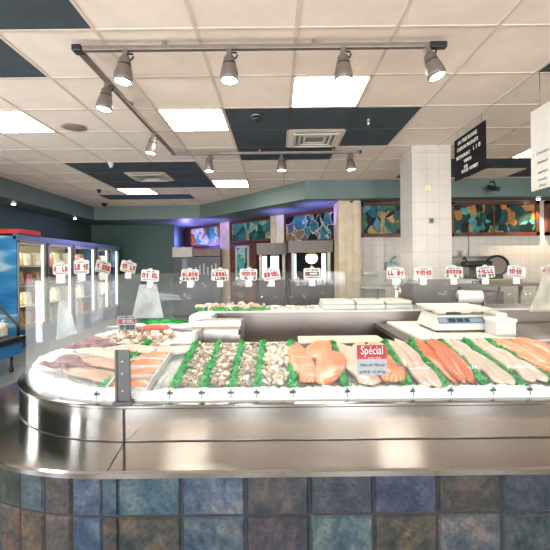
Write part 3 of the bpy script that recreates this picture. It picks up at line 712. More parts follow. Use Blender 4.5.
# ------------------------------------------------------------------ garland dividers
RG = random.Random(11)
def garland(x0, y0, x1, y1, label, tuft=True, dz=.022, leaf=.0150, name='parsley_divider'):
    t = thing(name, label, 'divider', (x0, y0, hbase(x0, y0)), 'green plastic parsley dividers')
    L = math.hypot(x1-x0, y1-y0); n = max(10, int(L/.006)); d = Vector((x1-x0, y1-y0, 0))/L; s = Vector((-d.y, d.x, 0))
    core = MB(); pts = []; tp = []
    for i in range(15):
        u = i/14; x, y = x0+(x1-x0)*u, y0+(y1-y0)*u
        pts.append((x, y, hbase(x, y)+dz*.7)); tp.append(.011+.002*math.sin(i*2.3))
    core.tube(pts, .01, 8, tp); core.build('stem', M['parsley'], t)
    lf = MB()
    for i in range(n):
        u = i/n
        for q in range(5):
            x, y = x0+(x1-x0)*u+RG.uniform(-.004, .004), y0+(y1-y0)*u+RG.uniform(-.004, .004)
            c = Vector((x, y, hbase(x, y)+dz*.8)); a = RG.uniform(-1.35, 1.35)
            out = (s*math.sin(a)+Vector((0, 0, math.cos(a)))+d*RG.uniform(-.5, .5)).normalized()
            side = d if RG.random() < .5 else out.cross(d).normalized()
            l = leaf*RG.uniform(.7, 1.35)
            p = [c+out*.003-side*.001, c+out*(.003+l*.6)+side*l*.38, c+out*(.006+l), c+out*(.003+l*.6)-side*l*.38]
            lf.face([tuple(v) for v in p])
    lf.build('leaves', M['parsley'], t)
    if tuft:
        tf = MB(); zt = .762
        tf.tube([(x0, 1.530, hice(x0, 1.54)-.002), (x0, 1.5265, .785), (x0, 1.5265, .752)], .0022, 5)
        for q in range(22):
            c = Vector((x0, 1.5275, zt+.006)); a = RG.uniform(-1.5, 1.5); l = RG.uniform(.008, .015)
            o_ = Vector((math.sin(a), 0, math.cos(a)*.8)); e = Vector((math.cos(a), 0, -math.sin(a)))
            yy = Vector((0, RG.uniform(-.001, .004), 0))
            tf.face([tuple(v) for v in (c, c+o_*l*.6+e*l*.3+yy, c+o_*l+yy, c+o_*l*.6-e*l*.3+yy)])
        tf.build('front_tuft', M['parsleydark'], t)
    return t
divs = [(-.69, -.675, 'left of the salmon trays'), (-.412, -.43, 'between the salmon trays and the grey shrimp'), (-.292, -.309, 'second row, right of the grey shrimp'), (-.18, -.188, 'in the middle of the shellfish'), (-.083, -.079, 'left of the cream scallops'),
        (.056, .07, 'between the scallops and the big salmon pieces'), (.262, .288, 'between the big salmon pieces and the special offer'), (.512, .56, 'right of the special offer card'), (.655, .70, 'left of the deep orange salmon fillets'),
        (.816, .853, 'right of the deep orange salmon fillets'), (.955, .984, 'between two beds of white fillets under the scale'), (1.09, 1.105, 'left of the rightmost salmon'), (1.36, 1.314, 'at the right edge of the picture')]
for i, (xb, xt, lb) in enumerate(divs):
    garland(xb, 1.575, xt, 2.125, 'green plastic parsley divider '+lb, tuft=True)
garland(-1.0, 2.62, -.50, 3.05, 'long green parsley strip on the ice at the left rear, behind the red fish', tuft=False)
garland(-.48, 2.99, -.05, 3.02, 'green parsley strip along the far ice by the pink shrimp', tuft=False)
SL = math.atan(.137)

# ------------------------------------------------------------------ fish
RF = random.Random(5)
def fillet_mesh(L, W, Tk, seed, shape='fillet'):
    rr = random.Random(seed); m = MB(); nu, nv = 22, 12; ph = rr.uniform(0, 6); V = []
    for i in range(nu+1):
        u = i/nu
        if shape == 'steak': w = W/2*(1-abs(2*u-1)**5)**.5*(1+.05*math.sin(u*7+ph))
        else: w = W/2*min(1, (u/.12))**.5*(1-max(0, (u-.45)/.55)**2.2*.72)*min(1, (1-u)/.06+.02)**.5*(1+.04*math.sin(u*13+ph))
        w = max(w, .002); ring = []
        cx = .012*math.sin(u*3+ph)*(W/.08)
        for j in range(nv):
            a = 2*PI*j/nv; ca, sa = math.cos(a), math.sin(a)
            xx = w*math.copysign(abs(ca)**.7, ca); zz = (sa**.6 if sa > 0 else -.25*abs(sa))*Tk*(.35+.65*math.sin(PI*min(1, u*.85+.12)))
            zz += .12*Tk*math.sin(u*9+ph+xx*60)*(sa > 0)
            ring.append(m.bm.verts.new((cx+xx, (u-.5)*L, zz+.25*Tk)))
        V.append(ring)
    for a, b in zip(V, V[1:]):
        for j in range(nv): f = m.bm.faces.new([a[j], a[(j+1) % nv], b[(j+1) % nv], b[j]]); f.smooth = True
    m.bm.faces.new(V[0]); m.bm.faces.new(V[-1])
    return m
def put_fillet(name, mt, L, W, Tk, x, y, rz, label, grp, seed, lift=0., shape='fillet', roll=0., cat='fish'):
    o = fillet_mesh(L, W, Tk, seed, shape).build(name, mt)
    o.matrix_world = T(x, y, hbase(x, y)+.010+lift) @ RX(SL) @ RZ(rad(rz))
    return tag(o, label, cat, grp)
# big pale salmon pieces between sixth and seventh dividers
for i, (x, y, L, W, Tk, rz, lf, lb) in enumerate([(.112, 1.88, .44, .11, .028, 3, .0, 'long pale salmon fillet at left of the big salmon bed'), (.215, 1.98, .28, .13, .026, -25, .006, 'broad pale salmon piece at back of the big salmon bed'), (.21, 1.75, .36, .135, .026, 172, .014, 'thick salmon piece at front of the big salmon bed'), (.115, 1.70, .17, .10, .022, 10, .008, 'short salmon piece at front left of the big salmon bed')]):
    put_fillet('salmon_fillet', M['salmonpale'], L, W, Tk, x, y, rz, lb, 'pale salmon pieces', 40+i, lf)
# deep orange salmon
for i, (x, y, L, W, rz, lf) in enumerate([(.716, 1.86, .52, .075, -4, 0), (.782, 1.85, .52, .085, -4, .008), (.745, 1.74, .36, .055, -5, .022)]):
    put_fillet('salmon_fillet', M['salmondeep'], L, W, .024, x, y, rz+180, ['deep orange salmon fillet, left one below the scale', 'deep orange salmon fillet, middle one below the scale', 'narrow deep orange salmon strip lying on the others below the scale'][i], 'deep orange salmon fillets', 60+i, lf)
# right salmon
for i, (x, y, L, W, rz, lf) in enumerate([(1.165, 1.95, .34, .10, 5, 0), (1.235, 1.88, .46, .14, -6, .010), (1.165, 1.73, .34, .09, 4, .008), (1.30, 1.76, .32, .11, 0, .016)]):
    put_fillet('salmon_fillet', M['salmonpale' if i in (0, 2) else 'salmon'], L, W, .026, x, y, rz+180, ['salmon fillet at the back left of the rightmost salmon bed', 'large salmon fillet across the middle of the rightmost salmon bed', 'salmon fillet at the front left of the rightmost salmon bed', 'salmon fillet at the right edge of the rightmost salmon bed'][i], 'salmon at right', 80+i, lf)
# special-offer bed: white fillets and salmon steaks
for i, (x, y, L, W, rz, lf) in enumerate([(.335, 1.93, .36, .10, 4, 0), (.41, 1.88, .46, .11, -3, .006), (.34, 1.72, .28, .10, 8, .008), (.47, 1.98, .28, .11, -8, .006)]):
    put_fillet('white_fish_fillet', M['whitefish'], L, W, .02, x, y, rz, ['white fish fillet at left behind the special offer card', 'long white fish fillet straight behind the special offer card', 'short white fish fillet at lower left of the special offer card', 'white fish fillet at top right behind the special offer card'][i], 'white fillets by the special card', 100+i, lf)
for i, (x, y, rz, m0) in enumerate([(.475, 1.88, 20, 'salmonpale'), (.455, 1.78, -10, 'salmonpale'), (.475, 1.71, 35, 'salmondeep'), (.45, 1.655, 5, 'salmonpale')]):
    put_fillet('salmon_steak', M[m0], .13, .10, .032, x, y, rz, ['topmost salmon steak right of the special offer card', 'second salmon steak right of the special offer card', 'dark salmon steak against the divider right of the special card', 'lowest salmon steak under the special offer card'][i], 'salmon steaks', 120+i, .006*i, 'steak')
# pinkish sole fillets and white beds
for b, (xa, xb, m0, nm, gr, where) in enumerate([(.545, .665, 'pinkfish', 'sole_fillet', 'pale pink fillets left of the deep salmon', 'in the bed left of the deep orange salmon'), (.85, .955, 'whitefish', 'cod_fillet', 'white fillets right of the deep salmon', 'in the bed right of the deep orange salmon'), (.985, 1.09, 'pinkfish', 'haddock_fillet', 'white fillets left of the right salmon', 'in the bed left of the rightmost salmon')]):
    k = 0
    for yy, desc in ((2.0, 'rearmost'), (1.86, 'middle'), (1.70, 'front')):
        for sx, sd in ((.32, 'left'), (.68, 'right')):
            put_fillet('white_fish_fillet', M[m0], RF.uniform(.24, .30), .054, .018, xa+(xb-xa)*sx, yy+RF.uniform(-.02, .02), RF.uniform(-9, 0), 'pale fish fillet, %s %s %s' % (desc, sd, where), gr, 200+b*20+k, .003*k); k += 1
# salmon in white trays
for i, (y, x, rz) in enumerate([(1.612, -.588, 2), (1.715, -.590, 1), (1.81, -.592, -1), (1.905, -.595, 0)]):
    lb = ['front', 'second', 'third', 'rearmost'][i]
    z = hbase(x, y)+.014
    t = thing('salmon_tray', 'white tray with an orange salmon fillet, %s in the row beside the steel post' % lb, 'fish tray', (x, y, z), 'salmon trays'); t.rotation_euler = (SL+.06, 0, rad(rz))
    m = MB(); w, d = .076, .053
    m.box(-w, w, -d, d, 0, .004); 
    for bx in ((-w-.008, -w+.003, -d-.004, d+.004, .0, .027), (w-.003, w+.008, -d-.004, d+.004, .0, .027), (-w-.008, w+.008, -d-.003, -d+.005, .0, .027), (-w-.008, w+.008, d-.007, d+.001, .0, .027)): m.box(*bx, .002)
    m.build('tray', M['white'], t, False)
    f = fillet_mesh(.148, .088, .016, 300+i, 'steak').build('fillet', M['salmon'], t, False); f.rotation_euler = (0, 0, PI/2); f.location = (0, 0, .006)
    if i == 3: m = MB()
t = put_fillet('white_fish_fillet', M['whitefish'], .23, .11, .016, -.545, 2.03, 90, 'white fillet wrapped flat behind the salmon trays', 'white fillets behind trays', 333, .004)
# trout fillets left of the post
for i, (x, y, rz, m0) in enumerate([(-.80, 1.70, 75, 'trout'), (-.79, 1.80, 80, 'trout'), (-.84, 1.90, 78, 'whitefish'), (-.72, 1.96, 84, 'whitefish')]):
    put_fillet('trout_fillet' if i < 2 else 'white_fish_fillet', M[m0], .27, .085, .02, x, y, rz, ['brown-streaked fillet left of the steel post, front one', 'brown-streaked fillet left of the steel post, behind the front one', 'pale fillet behind the brown-streaked fillets', 'pale fillet behind the steel post'][i], 'fillets in the rounded end', 350+i, .002*i)
# octopus / purple fish
def octopus(x, y, s, rz, label):
    z = hbase(x, y)+.018; t = thing('octopus', label, 'octopus', (x, y, z), 'purple octopus'); t.rotation_euler = (0, 0, rad(rz)); rr = random.Random(int(x*1000))
    m = MB(); m.ball((0, 0, .022*s), .052*s, .038*s, .026*s, 16, 10); m.build('head', M['octo'], t, False)
    for k in range(7):
        a = PI*.6+k*.33*2.2; pts = []; tp = []
        for j in range(9):
            u = j/8; r = (.03+.09*u)*s; aa = a+.8*u*math.sin(k*1.7)
            pts.append((r*math.cos(aa), r*.75*math.sin(aa), (.014-.006*u)*s+.006*math.sin(u*6+k))); tp.append((.013*(1-u)+.003)*s)
        m = MB(); m.tube(pts, .01, 8, tp); m.build('arm', M['octo'], t, False)
octopus(-.94, 2.04, 1.15, 20, 'purple octopus on the ice in the rounded end, farther one')
octopus(-.935, 1.80, 1.1, -10, 'purple octopus on the ice near the rounded glass, nearer one')
def whole_fish(x, y, L, rz, skin, label, name, dz=.012):
    z = hbase(x, y)+dz; t = thing(name, label, 'fish', (x, y, z), 'whole fish'); t.rotation_euler = (0, 0, rad(rz))
    m = MB(); V = []; n = 18; k = 12
    for i in range(n+1):
        u = i/n; h = L*.16*(math.sin(PI*min(1, u**.7))**.8*.95+.06)*(1 if u < .85 else 1); th = h*.55
        if u > .82: h = L*.16*.28; th = h*.4
        V.append([m.bm.verts.new(((u-.5)*L, h*math.cos(2*PI*j/k), .02+th*math.sin(2*PI*j/k))) for j in range(k)])
    for a, b in zip(V, V[1:]):
        for j in range(k): f = m.bm.faces.new([a[j], a[(j+1) % k], b[(j+1) % k], b[j]]); f.smooth = True
    m.bm.faces.new(V[0]); m.bm.faces.new(V[-1]); m.build('body', skin, t, False)
    m = MB(); x1 = L*.48
    m.prism([(x1, -.01), (x1+L*.16, -L*.11), (x1+L*.11, 0), (x1+L*.16, L*.11), (x1, .01)], .017, .023); m.build('tail_fin', skin, t, False)
    m = MB(); m.prism([(-.12*L, L*.13), (.0, L*.21), (.22*L, L*.17), (.2*L, L*.1)], .018, .023); m.build('dorsal_fin', skin, t, False)
    m = MB(); m.ball((-L*.40, L*.025, .02+L*.058), .006, .006, .004, 10, 6); m.build('eye', M['black'], t, False)
whole_fish(-.72, 2.34, .20, 176, M['redfish'], 'red whole fish on the ice left of the steel wrap box', 'red_fish', .03)
whole_fish(-.90, 2.50, .24, 172, M['silverfish'], 'pale silver fish behind the mussels in the rounded end', 'silver_fish')
whole_fish(-.62, 2.62, .24, 200, M['silverfish'], 'pale silver fish behind the red fish', 'silver_fish')
# shellfish: one mesh each, copied
def clam_mesh(s=1.):
    m = MB(); m.ball((0, 0, .006*s), .014*s, .011*s, .008*s, 10, 6)
    for v in m.bm.verts:
        if v.co.y < -.004*s: v.co.x *= .7
    return m
def shrimp_mesh():
    m = MB(); pts = []; tp = []
    for i in range(9):
        u = i/8; a = -.3+u*3.4; pts.append((.013*math.cos(a), .013*math.sin(a), .006+.002*math.sin(u*5))); tp.append(.0068*(1-.75*u)+.0005 if i else .003)
    m.tube(pts, .006, 7, tp); m.face([(pts[-1][0], pts[-1][1], .006), (pts[-1][0]-.004, pts[-1][1]-.009, .007), (pts[-1][0]+.004, pts[-1][1]-.008, .007)])
    return m
def scallop_mesh(): 
    m = MB(); m.lathe([(.010, 0), (.0125, .003), (.0125, .010), (.009, .0135), (.002, .014)], 12); return m
def oyster_mesh():
    m = MB(); m.ball((0, 0, .008), .03, .02, .010, 12, 7)
    for v in m.bm.verts: v.co.z += .003*noise.noise(v.co*90); v.co.x += .004*noise.noise(v.co*60+Vector((4, 0, 0)))
    return m
RS = random.Random(77)
protos = {}
def scatter(name, key, mesh, mats, xf, n, y0, y1, label, cat, grp, lift=.0, zf=None, sc=(.75, 1.1)):
    base = []
    for q, mt in enumerate(mats):
        base.append((mesh(), mt))
    srcs = []
    for i in range(n):
        q = i % len(mats)
        if len(srcs) <= q:
            o = base[q][0].build(name, base[q][1]); srcs.append(o)
        else:
            o = srcs[q].copy(); COL.objects.link(o)
        y = RS.uniform(y0, y1); u = (y-1.6)/.52; xa, xb = xf(u); x = RS.uniform(xa, xb); s = RS.uniform(*sc)
        z = (zf(x, y) if zf else hbase(x, y)+.008)+RS.uniform(0, .016)+lift
        o.location = (x, y, z); o.rotation_euler = (RS.uniform(-.7, .7), RS.uniform(-.7, .7), RS.uniform(0, 6.28)); o.scale = (s, s, s)
        tag(o, label, cat, grp)
lerp = lambda a, b, u: a+(b-a)*u
scatter('shrimp', 's', shrimp_mesh, [M['shellB'], M['shellA'], M['shellC']], lambda u: (lerp(-.395, -.41, u), lerp(-.31, -.325, u)), 105, 1.615, 2.09, 'grey-brown shrimp heaped in the leftmost shellfish row', 'shrimp', 'shrimp in the leftmost shellfish row')
scatter('clam', 'c', clam_mesh, [M['shellA'], M['shellC'], M['shellB']], lambda u: (lerp(-.275, -.295, u), lerp(-.197, -.205, u)), 150, 1.615, 2.09, 'beige clam heaped in the second shellfish row', 'clam', 'clams in the second shellfish row')
scatter('shrimp', 's', shrimp_mesh, [M['shellA'], M['shellC'], M['shellB']], lambda u: (lerp(-.165, -.172, u), lerp(-.098, -.094, u)), 105, 1.615, 2.09, 'peeled beige shrimp heaped in the third shellfish row', 'shrimp', 'shrimp in the third shellfish row')
scatter('scallop', 'k', scallop_mesh, [M['shellC'], M['white'], M['shellC'], M['shellA']], lambda u: (lerp(-.066, -.063, u), lerp(.04, .053, u)), 170, 1.615, 2.09, 'cream scallop heaped left of the big salmon pieces', 'scallop', 'scallops left of the salmon')
scatter('mussel', 'm', lambda: clam_mesh(1.25), [M['mussel'], M['shellA'], M['mussel'], M['shellC']], lambda u: (-1.04, -.60), 120, 2.05, 2.42, 'brown mussel scattered on the ice left of the red fish', 'mussel', 'mussels in the rounded end')
scatter('shrimp', 's', shrimp_mesh, [M['shellD'], M['shellC'], M['shellD'], M['shellA']], lambda u: (-.60, -.10), 90, 2.99, 3.14, 'pink shrimp heaped on the far ice behind the steel wrap box', 'shrimp', 'pink shrimp on the far ice', zf=lambda x, y: .925, lift=.004, sc=(1.3, 1.9))
for i in range(7):
    if i == 0: ob = oyster_mesh().build('oyster', M['shellA']); o = ob
    else: o = ob.copy(); COL.objects.link(o)
    o.location = (-.07+i*.055, 3.01+RS.uniform(-.015, .015), .932); o.rotation_euler = (.3, 0, RS.uniform(0, 3)); o.scale = (1.0,)*3
    tag(o, 'oyster in the row on the far ice between pink shrimp and white trays', 'oyster', 'oysters on the far ice')
# white covered trays on the far side
for i, (x0, x1) in enumerate([(.335, .58), (.585, .80), (.805, 1.005)]):
    t = thing('covered_tray', ['left', 'middle', 'right'][i]+' one of the three white lidded trays on the far ice', 'food tray', ((x0+x1)/2, 3.08, .922), 'white lidded trays')
    m = MB(); m.box(x0, x1, 2.985, 3.26, .922, .955, .006); m.build('tray_body', M['white'], t)
    m = MB(); m.box(x0+.004, x1-.004, 2.99, 3.255, .955, .985, .012); m.build('lid', M['offwhite'], t)

# ------------------------------------------------------------------ price tags
def marks(m, cx, cz, w, h, n, y, rr):
    x = cx-w/2; cell = w/n
    for i in range(n):
        if rr.random() < .12: x += cell; continue
        g = cell*.07; k = rr.randrange(4); xa, xb = x+g, x+cell-g
        if k == 0: m.box(xa, xb, y-.0006, y, cz-h/2, cz+h/2)
        elif k == 1: m.box(xa, xa+cell*.38, y-.0006, y, cz-h/2, cz+h/2); m.box(xa, xb, y-.0006, y, cz-h/2, cz-h/2+h*.3)
        elif k == 2: m.box(xa, xa+cell*.36, y-.0006, y, cz-h/2, cz+h/2); m.box(xb-cell*.36, xb, y-.0006, y, cz-h/2, cz+h/2); m.box(xa, xb, y-.0006, y, cz+h/2-h*.28, cz+h/2)
        else: m.box(xb-cell*.40, xb, y-.0006, y, cz-h/2, cz+h/2); m.box(xa, xb, y-.0006, y, cz, cz+h*.25)
        x += cell
def rrect(w, h, r, n=4):
    P = []
    for (sx, sy, a0) in ((1, 1, 0), (-1, 1, 90), (-1, -1, 180), (1, -1, 270)):
        for i in range(n+1):
            a = rad(a0+90*i/n); P.append((sx*(w/2-r)+r*math.cos(a), sy*(h/2-r)+r*math.sin(a)))
    return P
def price_tag(x, y, zt, label, seed, tilt=0, yaw=0, w=.125, h=.085, style=0, lean=8, grp='price tags on the glass'):
    rr = random.Random(seed); t = thing('price_tag', label, 'price tag', (x, y, zt), grp); t.rotation_euler = (0, 0, rad(yaw))
    m = MB(); mx = T(0, -.008, .012+h/2) @ RY(rad(tilt)) @ RX(rad(-lean))
    m.mi = 0; m.prism(rrect(w, h, .012), -.001, .001, mx @ RX(PI/2))
    m.prism([(-.018, h/2-.004), (.018, h/2-.004), (.012, h/2+.011), (-.012, h/2+.011)], -.001, .001, mx @ RX(PI/2))
    q = MB(); q.mi = 1
    if style == 0:
        q.mi = 2; marks(q, 0, h*.36, w*.72, h*.08, 11, -.0012, rr); q.mi = 1; marks(q, 0, h*.06, w*.90, h*.36, 5, -.0012, rr); q.mi = 2; marks(q, 0, -h*.31, w*.86, h*.26, 6, -.0012, rr)
    elif style == 1:
        q.mi = 2; marks(q, 0, h*.34, w*.5, h*.08, 8, -.0012, rr); q.mi = 1; marks(q, 0, -.0, w*.90, h*.42, 5, -.0012, rr); q.mi = 2; marks(q, 0, -h*.36, w*.78, h*.07, 12, -.0012, rr)
    else:
        q.mi = 2; marks(q, 0, h*.33, w*.74, h*.11, 10, -.0012, rr); q.mi = 2; marks(q, 0, -h*.30, w*.74, h*.11, 10, -.0012, rr); q.box(-w*.4, w*.4, -.0018, -.0012, h*-.16, h*.18); q.mi = 1; q.box(-w*.34, -w*.2, -.0025, -.0018, -h*.1, h*.12); q.mi = 0; q.box(-w*.14, w*.3, -.0025, -.0018, -h*.06, h*.1)
    q.bm.transform(mx)
    tmp = bpy.data.meshes.new('tmp'); q.bm.to_mesh(tmp); q.bm.free(); m.bm.from_mesh(tmp); bpy.data.meshes.remove(tmp)
    m.build('card', [M['card'], M['red'], M['ink']], t, False)
    m = MB(); m.box(-.022, .022, -.012, -.0045, -.035, .014, .002); m.box(-.022, .022, .0045, .010, -.030, .010, .002); m.box(-.022, .022, -.008, .008, .0005, .010, .002); m.build('clip', M['white'], t, False)
    return t
names = ['leftmost, above the pale blue acrylic stand', 'before the black case in the purple niche', 'before the pale wooden pillar', 'before the red-brown door', 'bold red letters, before the lit tank', 'with black frame, under the amber glow', 'against the white wall left of the column', 'on the column front, directly below the outlet', 'at the right edge of the column', 'in front of the black slicer', 'right of the black slicer', 'at the right edge of the picture']
for i, (px, st, tl, yw) in enumerate([(150, 1, 4, 18), (190, 0, 0, 6), (220, 0, 1, 4), (248.5, 0, 2, 0), (271.5, 1, -8, 0), (312, 2, 0, 0), (395, 1, 2, 0), (423, 1, 2, -4), (453.5, 0, 2, -6), (485, 0, -4, -8), (516, 1, 6, -10), (550, 0, -6, -10)]):
    price_tag((px-CX)*2.955/F, 2.955, 1.135, 'white price card clipped on the inner glass, '+names[i], 500+i, tl, yw, style=st, lean=6)
for i, (px, Y, lb, yw) in enumerate([(61, 2.33, 'red-lettered price card clipped on the rounded glass before the freezer, left one', 20), (82, 2.58, 'price card clipped on the rounded glass before the freezer, right one', 14)]):
    price_tag(-1.25, Y, 1.20, lb, 530+i, 0, yw, w=.08+.01*i, h=.065+.025*i, style=1, lean=4)
for i, (Y, lb) in enumerate([(2.86, 'white price card seen edge-on on the rounded glass, left one'), (3.10, 'white price card seen edge-on on the rounded glass, right one')]):
    r = GR; yy = Y-GYF; x = GX-math.sqrt(r*r-yy*yy)
    price_tag(x, Y, 1.20, lb, 540+i, 14, 62-i*14, style=1, lean=0)
# card standing in the ice at the left
x, y = -.86, 2.30; z = hbase(x, y)
t = thing('price_card', 'small red and black price card standing in the ice of the rounded end', 'price card', (x, y, z))
m = MB(); rr = random.Random(9); m.mi = 0; m.box(-.052, .052, -.001, .001, .03, .115); m.mi = 2; marks(m, 0, .107, .09, .008, 10, -.0012, rr); m.mi = 1; m.box(-.048, .048, -.002, -.001, .07, .098); m.mi = 0; marks(m, 0, .084, .085, .02, 5, -.0024, rr); m.mi = 2; marks(m, 0, .05, .09, .028, 6, -.0012, rr)
m.build('card', [M['greycard'], M['red'], M['ink']], t, False)
m = MB(); m.box(-.004, .004, .001, .004, -.02, .06); m.build('stake', M['white'], t, False)
def text_into(m, s, size, mtx, mi, shear=0., ext=.0006, off=0.):
    cu = bpy.data.curves.new('txt', 'FONT'); cu.body = s; cu.size = size; cu.extrude = ext; cu.offset = off; cu.shear = shear; cu.align_x = 'CENTER'; cu.resolution_u = 2
    ob = bpy.data.objects.new('txt', cu); COL.objects.link(ob); bpy.context.view_layer.update()
    me = bpy.data.meshes.new_from_object(ob); me.transform(mtx); old = set(m.bm.faces); m.bm.from_mesh(me)
    for f in m.bm.faces:
        if f not in old: f.material_index = mi
    bpy.data.objects.remove(ob); bpy.data.curves.remove(cu); bpy.data.meshes.remove(me)
# Special card hanging on the front glass
t = thing('special_card', 'red and grey "Spécial" price card hung on the front glass', 'price card', (.354, 1.51, .83))
x0, x1 = (356-CX)*1.51/F, (385.5-CX)*1.51/F; z1, z0 = CAMZ-(346-CY)*1.51/F, CAMZ-(376-CY)*1.51/F; cx = (x0+x1)/2; zm = z1-(z1-z0)*.46
m = MB(); m.mi = 0; m.box(x0, x1, 1.506, 1.509, z0, zm); m.mi = 1; m.box(x0, x1, 1.506, 1.509, zm, z1); m.mi = 2; m.box(x0, x1, 1.5055, 1.5065, zm, zm+.010)
up = lambda x, z: T(x, 1.5052, z) @ RX(PI/2)
text_into(m, 'Spécial', .036, up(cx, zm+.018) @ Matrix.Diagonal((.86, 1.25, 1, 1)), 3)
text_into(m, 'du jour  frais', .009, up(cx+.008, zm+.002), 3)
text_into(m, 'Filet de Morue', .0165, up(cx, zm-.027) @ Matrix.Diagonal((.95, 1, 1, 1)), 4, .35)
text_into(m, '6,99 lb  15,40 kg', .0150, up(cx, z0+.008) @ Matrix.Diagonal((.95, 1, 1, 1)), 4, .35)
m.build('card', [M['greycard'], M['red'], M['darkred'], M['white'], M['ink']], t)
m = MB(); m.box(cx-.012, cx+.012, 1.508, 1.527, .954, .958); m.box(cx-.012, cx+.012, 1.508, 1.512, z1-.004, .956); m.box(cx-.012, cx+.012, 1.5245, 1.527, .93, .956); m.build('hook', M['glassclear'], t)

# ------------------------------------------------------------------ things in the work trough
t = thing('retail_scale', 'ivory counter scale with steel pan and blue display on the white board', 'scale', (1.04, 2.42, .85))
m = MB(); xa, xb = .93, 1.255; prof = [(2.36, .862), (2.36, .885), (2.405, .945), (2.68, .950), (2.68, .862)]
vs0 = [m.bm.verts.new((xa-.01 if z < .9 else xa+.03, y, z)) for y, z in prof]; vs1 = [m.bm.verts.new((xb+.01 if z < .9 else xb-.01, y, z)) for y, z in prof]
m.bm.faces.new(vs0); m.bm.faces.new(list(reversed(vs1)))
for i in range(5): m.bm.faces.new([vs0[i], vs0[(i+1) % 5], vs1[(i+1) % 5], vs1[i]])
bmesh.ops.bevel(m.bm, geom=list(m.bm.edges), offset=.006, segments=2, affect='EDGES'); m.build('housing', M['offwhite'], t)
dmx = T(1.085, 2.3835, .916) @ RX(math.atan2(.06, .045)-PI/2+PI/2)
nrm_a = math.atan2(.06, .045)
m = MB(); m.mi = 0; m.box(-.135, .135, -.020, .020, .0, .004, mtx=dmx)
m.mi = 1
for a, b in ((-.075, -.035), (-.025, .01), (.02, .045)): m.box(a, b, -.012, .012, .004, .0055, mtx=dmx)
m.mi = 2; m.box(.055, .125, -.013, .010, .004, .0055, mtx=dmx); m.box(-.13, -.085, -.014, .014, .004, .0052, mtx=dmx); m.build('display', [M['lcd'], M['ink'], M['greycard']], t)
m = MB(); m.box(1.02, 1.06, 2.3585, 2.361, .870, .882); m.build('badge', M['white'], t)
m = MB(); m.box(.97, 1.03, 2.46, 2.52, .948, .966); m.box(1.12, 1.18, 2.46, 2.52, .948, .966); m.build('pan_support', M['offwhite'], t)
m = MB(); a = [(.84, 2.385), (1.255, 2.385), (1.255, 2.68), (.84, 2.68)]
def pan(m, x0, x1, y0, y1, z, rim, fl):
    o_ = [(x0-fl, y0-fl, z+rim), (x1+fl, y0-fl, z+rim), (x1+fl, y1+fl, z+rim), (x0-fl, y1+fl, z+rim)]; i_ = [(x0, y0, z), (x1, y0, z), (x1, y1, z), (x0, y1, z)]
    A = [m.bm.verts.new(p) for p in o_]; B = [m.bm.verts.new(p) for p in i_]; C = [m.bm.verts.new((p[0], p[1], p[2]-.004)) for p in o_]; D = [m.bm.verts.new((p[0], p[1], p[2]-.004)) for p in i_]
    m.bm.faces.new(B); m.bm.faces.new(D)
    for k in range(4):
        n = (k+1) % 4; m.bm.faces.new([A[k], A[n], B[n], B[k]]); m.bm.faces.new([C[k], C[n], D[n], D[k]]); m.bm.faces.new([A[k], A[n], C[n], C[k]])
pan(m, .945, 1.24, 2.39, 2.68, .97, .020, .018); m.build('pan', M['offwhite'], t)
for sx in (.95, 1.23):
    for sy in (2.39, 2.65):
        m = MB(); m.lathe([(.014, .85), (.014, .863)], 12, T(sx, sy, 0)); m.build('foot', M['black'], t)
m = MB(); m.box(.775, 1.30, 2.16, 2.86, .8302, .85, .004); tag(m.build('cutting_board', M['board'], origin=(1.03, 2.5, .83)), 'large white cutting board under the scale', 'cutting board')
m = MB(); m.box(.11, .55, 2.105, 2.225, .8435, .862, .003); tag(m.build('cutting_board', M['boardy'], origin=(.33, 2.16, .8435)), 'narrow butter-coloured board behind the big salmon pieces', 'cutting board')
t = thing('paper_box', 'small white box right of the scale', 'box', (1.26, 2.30, .85))
m = MB(); m.box(1.205, 1.315, 2.22, 2.345, .8502, .935, .004); m.build('carton', M['white'], t)
m = MB(); m.box(1.20, 1.32, 2.215, 2.35, .925, .945, .004); m.build('lid', M['board'], t)
m = MB(); m.box(1.30, 1.37, 2.40, 2.56, .8305, .955, .006); tag(m.build('paper_stack', M['board'], origin=(1.33, 2.5, .83)), 'stack of white wrapping sheets behind the small white box', 'paper stack')
# steel wrap box
t = thing('wrap_dispenser', 'stainless box with curved lid at the left end of the work trough', 'dispenser', (-.36, 2.42, .868))
m = MB(); pr = [(2.30, .80), (2.30, .875)]
for i in range(9): a = PI-PI*.62*i/8; pr.append((2.30+.085+.085*math.cos(a), .875+.058*math.sin(a)))
pr += [(2.62, .915), (2.62, .80)]
A = [m.bm.verts.new((-.485, y, z)) for y, z in pr]; B = [m.bm.verts.new((-.215, y, z)) for y, z in pr]; n = len(pr)
m.bm.faces.new(A); m.bm.faces.new(list(reversed(B)))
for i in range(n): m.bm.faces.new([A[i], A[(i+1) % n], B[(i+1) % n], B[i]]).smooth = True
o = m.build('curved_lid', M['steelp'], t); sharp(o)
m = MB(); m.box(-.42, -.215, 2.15, 2.62, .471, .80); m.build('cabinet', M['steeld'], t)
m = MB(); m.box(-.225, -.212, 2.30, 2.33, .86, .89); m.build('latch', M['black'], t)
